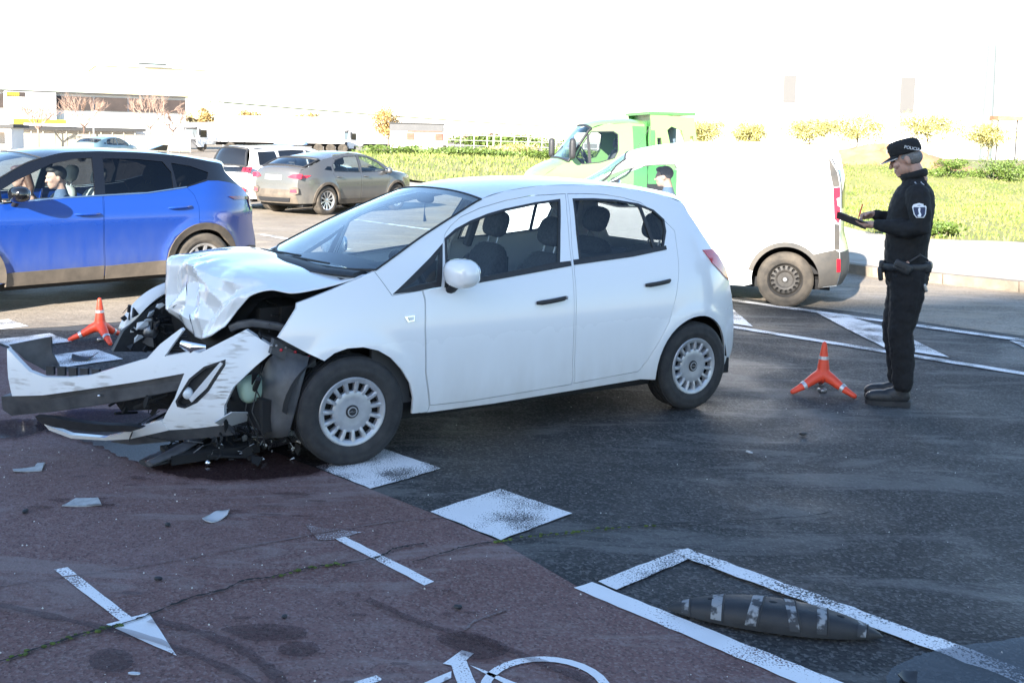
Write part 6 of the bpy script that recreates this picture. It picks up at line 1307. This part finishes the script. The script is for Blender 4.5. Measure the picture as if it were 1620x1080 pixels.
def seated(car, label, hx, y, hz, hair, top, long_hair=False, reach=(.55, 1.10), k=.98, wheel_y=None, tilt=.1, look=0):
    r = empty('person', car.location, car.rotation_euler[2], label, 'person')
    hp, HP, HR = head_parts((hx, y, hz), tilt, k); sz = hz-.26; cx = hx-.06; wy = y if wheel_y is None else wheel_y
    body = [(q[0], [(p[0], p[1], *p[2:]) for p in q[1]]) if q[0] == 't' else q for q in hp]
    L = [(-.62, .08), (-.45, -.01), (-.2, 0), (0, .0)]
    for s in (1, -1):
        w = (reach[0], wy+s*.14, reach[1]); e = (cx+.12, y+s*.25, sz-.22); body += [('t', [(cx, y+s*.17, sz, .045), (*e, .038), (*w, .026)])]+hand(w, (.8, -s*.3, .3), (0, s*.3, 1), (-.2, -s*1, .6), .6, .07)
        body += [('t', [(cx-.02, y+s*.09, sz-.55, .08), (cx+.42, y+s*.12, sz-.50, .065), (cx+.60, y+s*.12, sz-.85, .045)])]
    body += [('t', [(cx-.02, y, sz-.50, .13), (cx-.03, y, sz-.2, .14), (cx, y, sz+.0, .09), (cx+.01, y, sz+.08, .055)])]
    blob('body', body, M['skin'], r, .011, 3)
    tp = [('t', [(cx-.02, y, sz-.50, .15), (cx-.03, y, sz-.2, .165), (cx-.01, y, sz-.02, .125), (cx, y, sz+.05, .085), (cx, y, sz+.10, .068)])]
    for s in (1, -1):
        e = (cx+.12, y+s*.25, sz-.22); w = (reach[0]-.02, wy+s*.145, reach[1]-.005); tp.append(('t', [(cx, y+s*.15, sz-.04, .075), (*e, .058), (*w, .045)]))
    blob('top', tp, top, r, .013, 4)
    hh_ = [('e', HP(-.030, 0, .040), (.098*k, .086*k, .092*k), (0, tilt, 0)), ('e', HP(.030, 0, .092), (.06, .07, .035), (0, tilt, 0))]
    if long_hair: hh_ += [('t', [(*HP(-.06, .05, .0), .05), (*HP(-.08, .07, -.14), .045), (*HP(-.05, .08, -.24), .03)]), ('t', [(*HP(-.06, -.05, .0), .05), (*HP(-.08, -.07, -.14), .045), (*HP(-.05, -.08, -.24), .03)])]
    blob('hair', hh_, hair, r, .010, 2)
    return r
seated(bl, 'driver of the blue crossover with dark hair and pale top, arms forward', .14, .38, 1.34, M['hair_dark'], M['cloth_white'], reach=(.60, 1.06))
seated(bl, 'passenger with long brown hair beyond the driver in the blue crossover', .24, -.38, 1.33, M['hair_brown'], M['cloth_brown'], True, reach=(.5, .95))
seated(vn, 'dark haired van driver seen through the open side window', .13, .38, 1.44, M['hair_dark'], M['cloth_blue'], reach=(.52, 1.18))

# ---------------------------------------------------------------- warning tetrapods
def tetrapod(x, y, rz, label):
    r = empty('warning_tetrapod', (x, y, 0), rz, label, 'traffic cone', 'orange warning tetrapods')
    def leg(a): return [(.0, .0, .145, .050), (.075*cos(a), .075*sin(a), .112, .041), (.16*cos(a), .16*sin(a), .062, .030), (.255*cos(a), .255*sin(a), .021, .020)]
    parts = [('t', [(0, 0, .13, .052), (0, 0, .20, .044), (0, 0, .28, .033), (0, 0, .372, .0195)])]+[('t', leg(a)) for a in (0, 2*pi/3, 4*pi/3)]
    blob('shell', parts, M['cone'], r, .0065, 8)
    MB().lathe([(.0375, .258), (.0345, .282)], 24, 'Z').build('reflective_band', M['reflect'], r)
    for a in (0, 2*pi/3, 4*pi/3):
        p0 = Vector((.150*cos(a), .150*sin(a), .068)); p1 = Vector((.175*cos(a), .175*sin(a), .056)); MB().tube([p0, p1], [.0335, .031], 20, cap=False).build('reflective_band', M['reflect'], r)
    MB().sup((0, 0, .018), (.03, .03, .018), (4, 4)).build('base_foot', M['metal'], r)
tetrapod(2.36, 7.72, rad(197), 'orange warning tetrapod on the asphalt beside the officer feet')
tetrapod(-3.63, 9.11, rad(190), 'orange warning tetrapod by the far side of the wrecked front')

# ---------------------------------------------------------------- rubber lane separator
sp = empty('lane_separator', ((.647+1.422)/2, (3.952+3.746)/2+.02, .016), math.atan2(3.746-3.952, 1.422-.647), 'black rubber lane separator with worn pale stripes inside the white lines', 'lane separator')
def sepf(t, a, o=0):                                              # t along, a around
    x = -.405+.81*t; e = max(0, 1-abs(2*t-1)**2.1); w = (.088*e**.85+.004); h = (.080*e**.72+.004)
    c_, s_ = cos(a), sin(a); return (x, (w+o)*math.copysign(abs(c_)**.62, c_), (h+o)*abs(s_)**.75)
sm_ = MB(); sm_.grid([[sepf(i/60, pi*j/24) for j in range(25)] for i in range(61)]); sm_.build('rubber_body', mat('worn_black_rubber', (.010, .011, .013), .6, c2=(.022, .023, .026), nscale=12, rvar=.12, bump=.2, bscale=50), sp)
M['sepstripe'] = worn_paint('worn_pale_stripe', (.035, .037, .042), (.26, .27, .28), wear=.6, fine=30)
for t0, t1, sk in ((.07, .105, .01), (.215, .265, .0), (.40, .45, -.05), (.555, .60, .05), (.70, .745, .0), (.885, .925, -.01)):
    g_ = MB(); g_.grid([[sepf(t0+(t1-t0)*i/5+sk*(j/18-.5), pi*(.04+.92*j/18), .0018) for j in range(19)] for i in range(6)]); g_.build('stripe', M['sepstripe'], sp)
    MB().tube([sepf(t1+.006+sk*(j/18-.5), pi*(.02+.96*j/18), .001) for j in range(19)], .0032, 6).build('rib', M['rubber'], sp)
for t in (.22, .5, .80): MB().sup(sepf(t, pi*.5, -.004), (.022, .014, .006)).build('bolt_hole', M['dark'], sp)

# ---------------------------------------------------------------- wreckage lying on the ground
CW = Matrix.Rotation(rad(213.1), 4, 'Z'); CW.translation = (-.247, 7.137, 0)
def wpt(x, y, z=0): return CW @ Vector((x, y, z))
def shard(name, poly, m, label, cat, th=.005, lift=.006, z=.010):
    cx = sum(p[0] for p in poly)/len(poly); cy = sum(p[1] for p in poly)/len(poly); L = [(p[0]-cx, p[1]-cy) for p in poly]
    R_ = max(math.hypot(*p) for p in L)
    o = panel(name, L, lambda a, b, off: (a, b, lift*((a/R_)**2)+off+.006*sin(b*40)), m, None, g=.02, off=th, flange=th); o.location = (cx, cy, z); tag(o, label, cat, 'broken car pieces on the ground'); return o
M['shard'] = mat('grey_plastic_shard', (.34, .35, .35), .5, noise=.2, nscale=30); M['lens_shard'] = mat('dull_lens_shard', (.45, .47, .49), .25, coat=.4)
shard('plastic_shard', [(-2.694, 5.529), (-2.592, 5.569), (-2.6, 5.624), (-2.569, 5.649), (-2.531, 5.518), (-2.668, 5.488)], M['shard'], 'bent pale plastic shard at the far left of the red lane', 'shard')
shard('plastic_shard', [(-2.193, 4.989), (-2.159, 5.072), (-2.054, 5.088), (-2.004, 5.009)], M['shard'], 'flat pale grey plastic shard left on the red lane', 'shard')
shard('lens_shard', [(-1.452, 4.825), (-1.41, 4.946), (-1.355, 4.958), (-1.348, 4.889), (-1.403, 4.803)], M['lens_shard'], 'curved clear lens shard in the middle of the red lane', 'shard', lift=.03)
shard('rag', [(-3.55, 8.33), (-3.46, 8.40), (-3.35, 8.36), (-3.40, 8.25), (-3.52, 8.24)], M['black'], 'crumpled black scrap on the painted square by the left tetrapod', 'scrap', lift=.05)
fr = empty('fallen_headlamp', wpt(2.06, .30), rad(213.1), 'broken headlamp with chrome edge lying under the torn bumper', 'headlamp')
for k, (m_, dz, w_) in enumerate(((M['black'], .03, .10), (M['chrome'], .055, .03), (M['beam'], .065, .05))):
    q = MB(); P = crom([(.25, .10, .03+dz*.5), (.10, .03, dz+.02), (-.08, -.08, dz+.05), (-.22, -.20, dz+.06)], 5); q.tube([(p[0], p[1]+(k-1)*.035, p[2]) for p in P], [(.012+.006*(k == 0), w_*(.25+.75*sin(pi*min(1, i/16+.15)))) for i in range(len(P))], 10); q.build(['housing', 'chrome_edge', 'lens_rim'][k], m_, fr)
hb2 = MB(); random.seed(5)
hb2.box((-.12, .02, .06), (.5, .24, .05)); clutter(hb2, 40, (-.35, -.10, .04), (.12, .14, .11), .05, .45)
hb2.build('broken_back', M['dark'], fr, smooth=False)
for (x, y, z, r_, nm, m_) in ((2.0, .47, .03, .018, 'bulb', 'chrome'), (1.93, .40, .05, .012, 'bulb', 'metal')):
    MB().sup(tuple(Vector((x-2.06, y-.30, z))), (r_, r_, r_)).build(nm, M[m_], fr)
fo = MB(); fo.sup((0, 0, .045), (.05, .035, .045), (2, 3)); fo.sup((.03, .02, .03), (.03, .03, .03), (3, 3)); o = fo.build('foil_scrap', M['metal'], None); o.location = wpt(1.71, .30); tag(o, 'crumpled silver scrap on the ground by the front wheel', 'scrap')
o = MB().prism([(0, 0), (.12, .02), (.16, .12), (.06, .15), (-.02, .08)], lambda a, b, d: (a, b, d+.25*a), .0, .006).build('lens_fragment', M['lens_shard'], None, smooth=False); o.location = wpt(1.78, .48, .24); o.rotation_euler = (.9, .5, rad(213)); tag(o, 'clear lens panel hanging below the torn arch liner', 'lens')
def pebble(x, y, r_, m_, label, cat='fragment', sh=(1.5, 1, .6)):
    q = MB(); q.sup((0, 0, r_*sh[2]*.8), (r_*sh[0], r_*sh[1], r_*sh[2]), (2.6, 2.4), nu=7, nv=10); q.v = [(a*random.uniform(.85, 1.15), b*random.uniform(.85, 1.15), c_) for a, b, c_ in q.v]
    o = q.build('fragment', m_, None); o.location = (x, y, .010); o.rotation_euler = (0, 0, random.uniform(0, 6)); tag(o, label, cat, 'small fragments on the ground')
pebble(-.185, 3.954, .012, M['black'], 'small dark oval fragment right of the short lane arrow'); pebble(1.885, 6.524, .018, M['black'], 'small black lump on the asphalt in front of the tetrapod')
pebble(-2.329, 4.894, .014, M['black'], 'small dark fragment left of the pale grey shard'); pebble(-1.596, 4.76, .012, M['black'], 'small dark fragment left of the curved lens shard')
pebble(-1.437, 4.16, .012, M['black'], 'small dark fragment between the two lane arrows'); pebble(-.844, 3.843, .010, M['black'], 'small dark fragment above the twin damp patches')
pebble(1.45, 6.117, .014, M['shard'], 'pale fragment on the asphalt below the rear wheel', sh=(2, 1, .3)); pebble(-1.261, 3.401, .011, M['lens_shard'], 'bright splinter beside the round damp patch', sh=(2, .8, .3))
o = shard('leaf', [(1.36, 3.44), (1.40, 3.50), (1.44, 3.47), (1.42, 3.42)], M['black'], 'dark curled leaf at the puddle edge by the bottom border', 'leaf', lift=.03, z=.018)
cr = MB(); random.seed(9)
for k in range(420):
    if k < 260: x, y = random.uniform(-2.9, .9), random.uniform(3.2, 5.9)
    else: x, y = random.uniform(-1, 3.2), random.uniform(3.3, 9)
    if x+y > 4.4 and k < 260: continue
    s_ = random.choice((.002, .003, .003, .005)); b = len(cr.v); a = random.uniform(0, 6); h = .014
    cr.v += [(x+s_*cos(a), y+s_*sin(a), h), (x+s_*cos(a+2), y+s_*sin(a+2), h), (x+s_*cos(a+4.2), y+s_*sin(a+4.2), h), (x, y, h+s_*1.2)]; cr.f += [(b, b+1, b+3), (b+1, b+2, b+3), (b+2, b, b+3)]
o = cr.build('glass_crumbs', mat('pale_crumbs', (.55, .54, .50), .4), None, smooth=False); tag(o, 'scattered pale glass crumbs and grit on the ground', 'crumbs', kind='stuff')
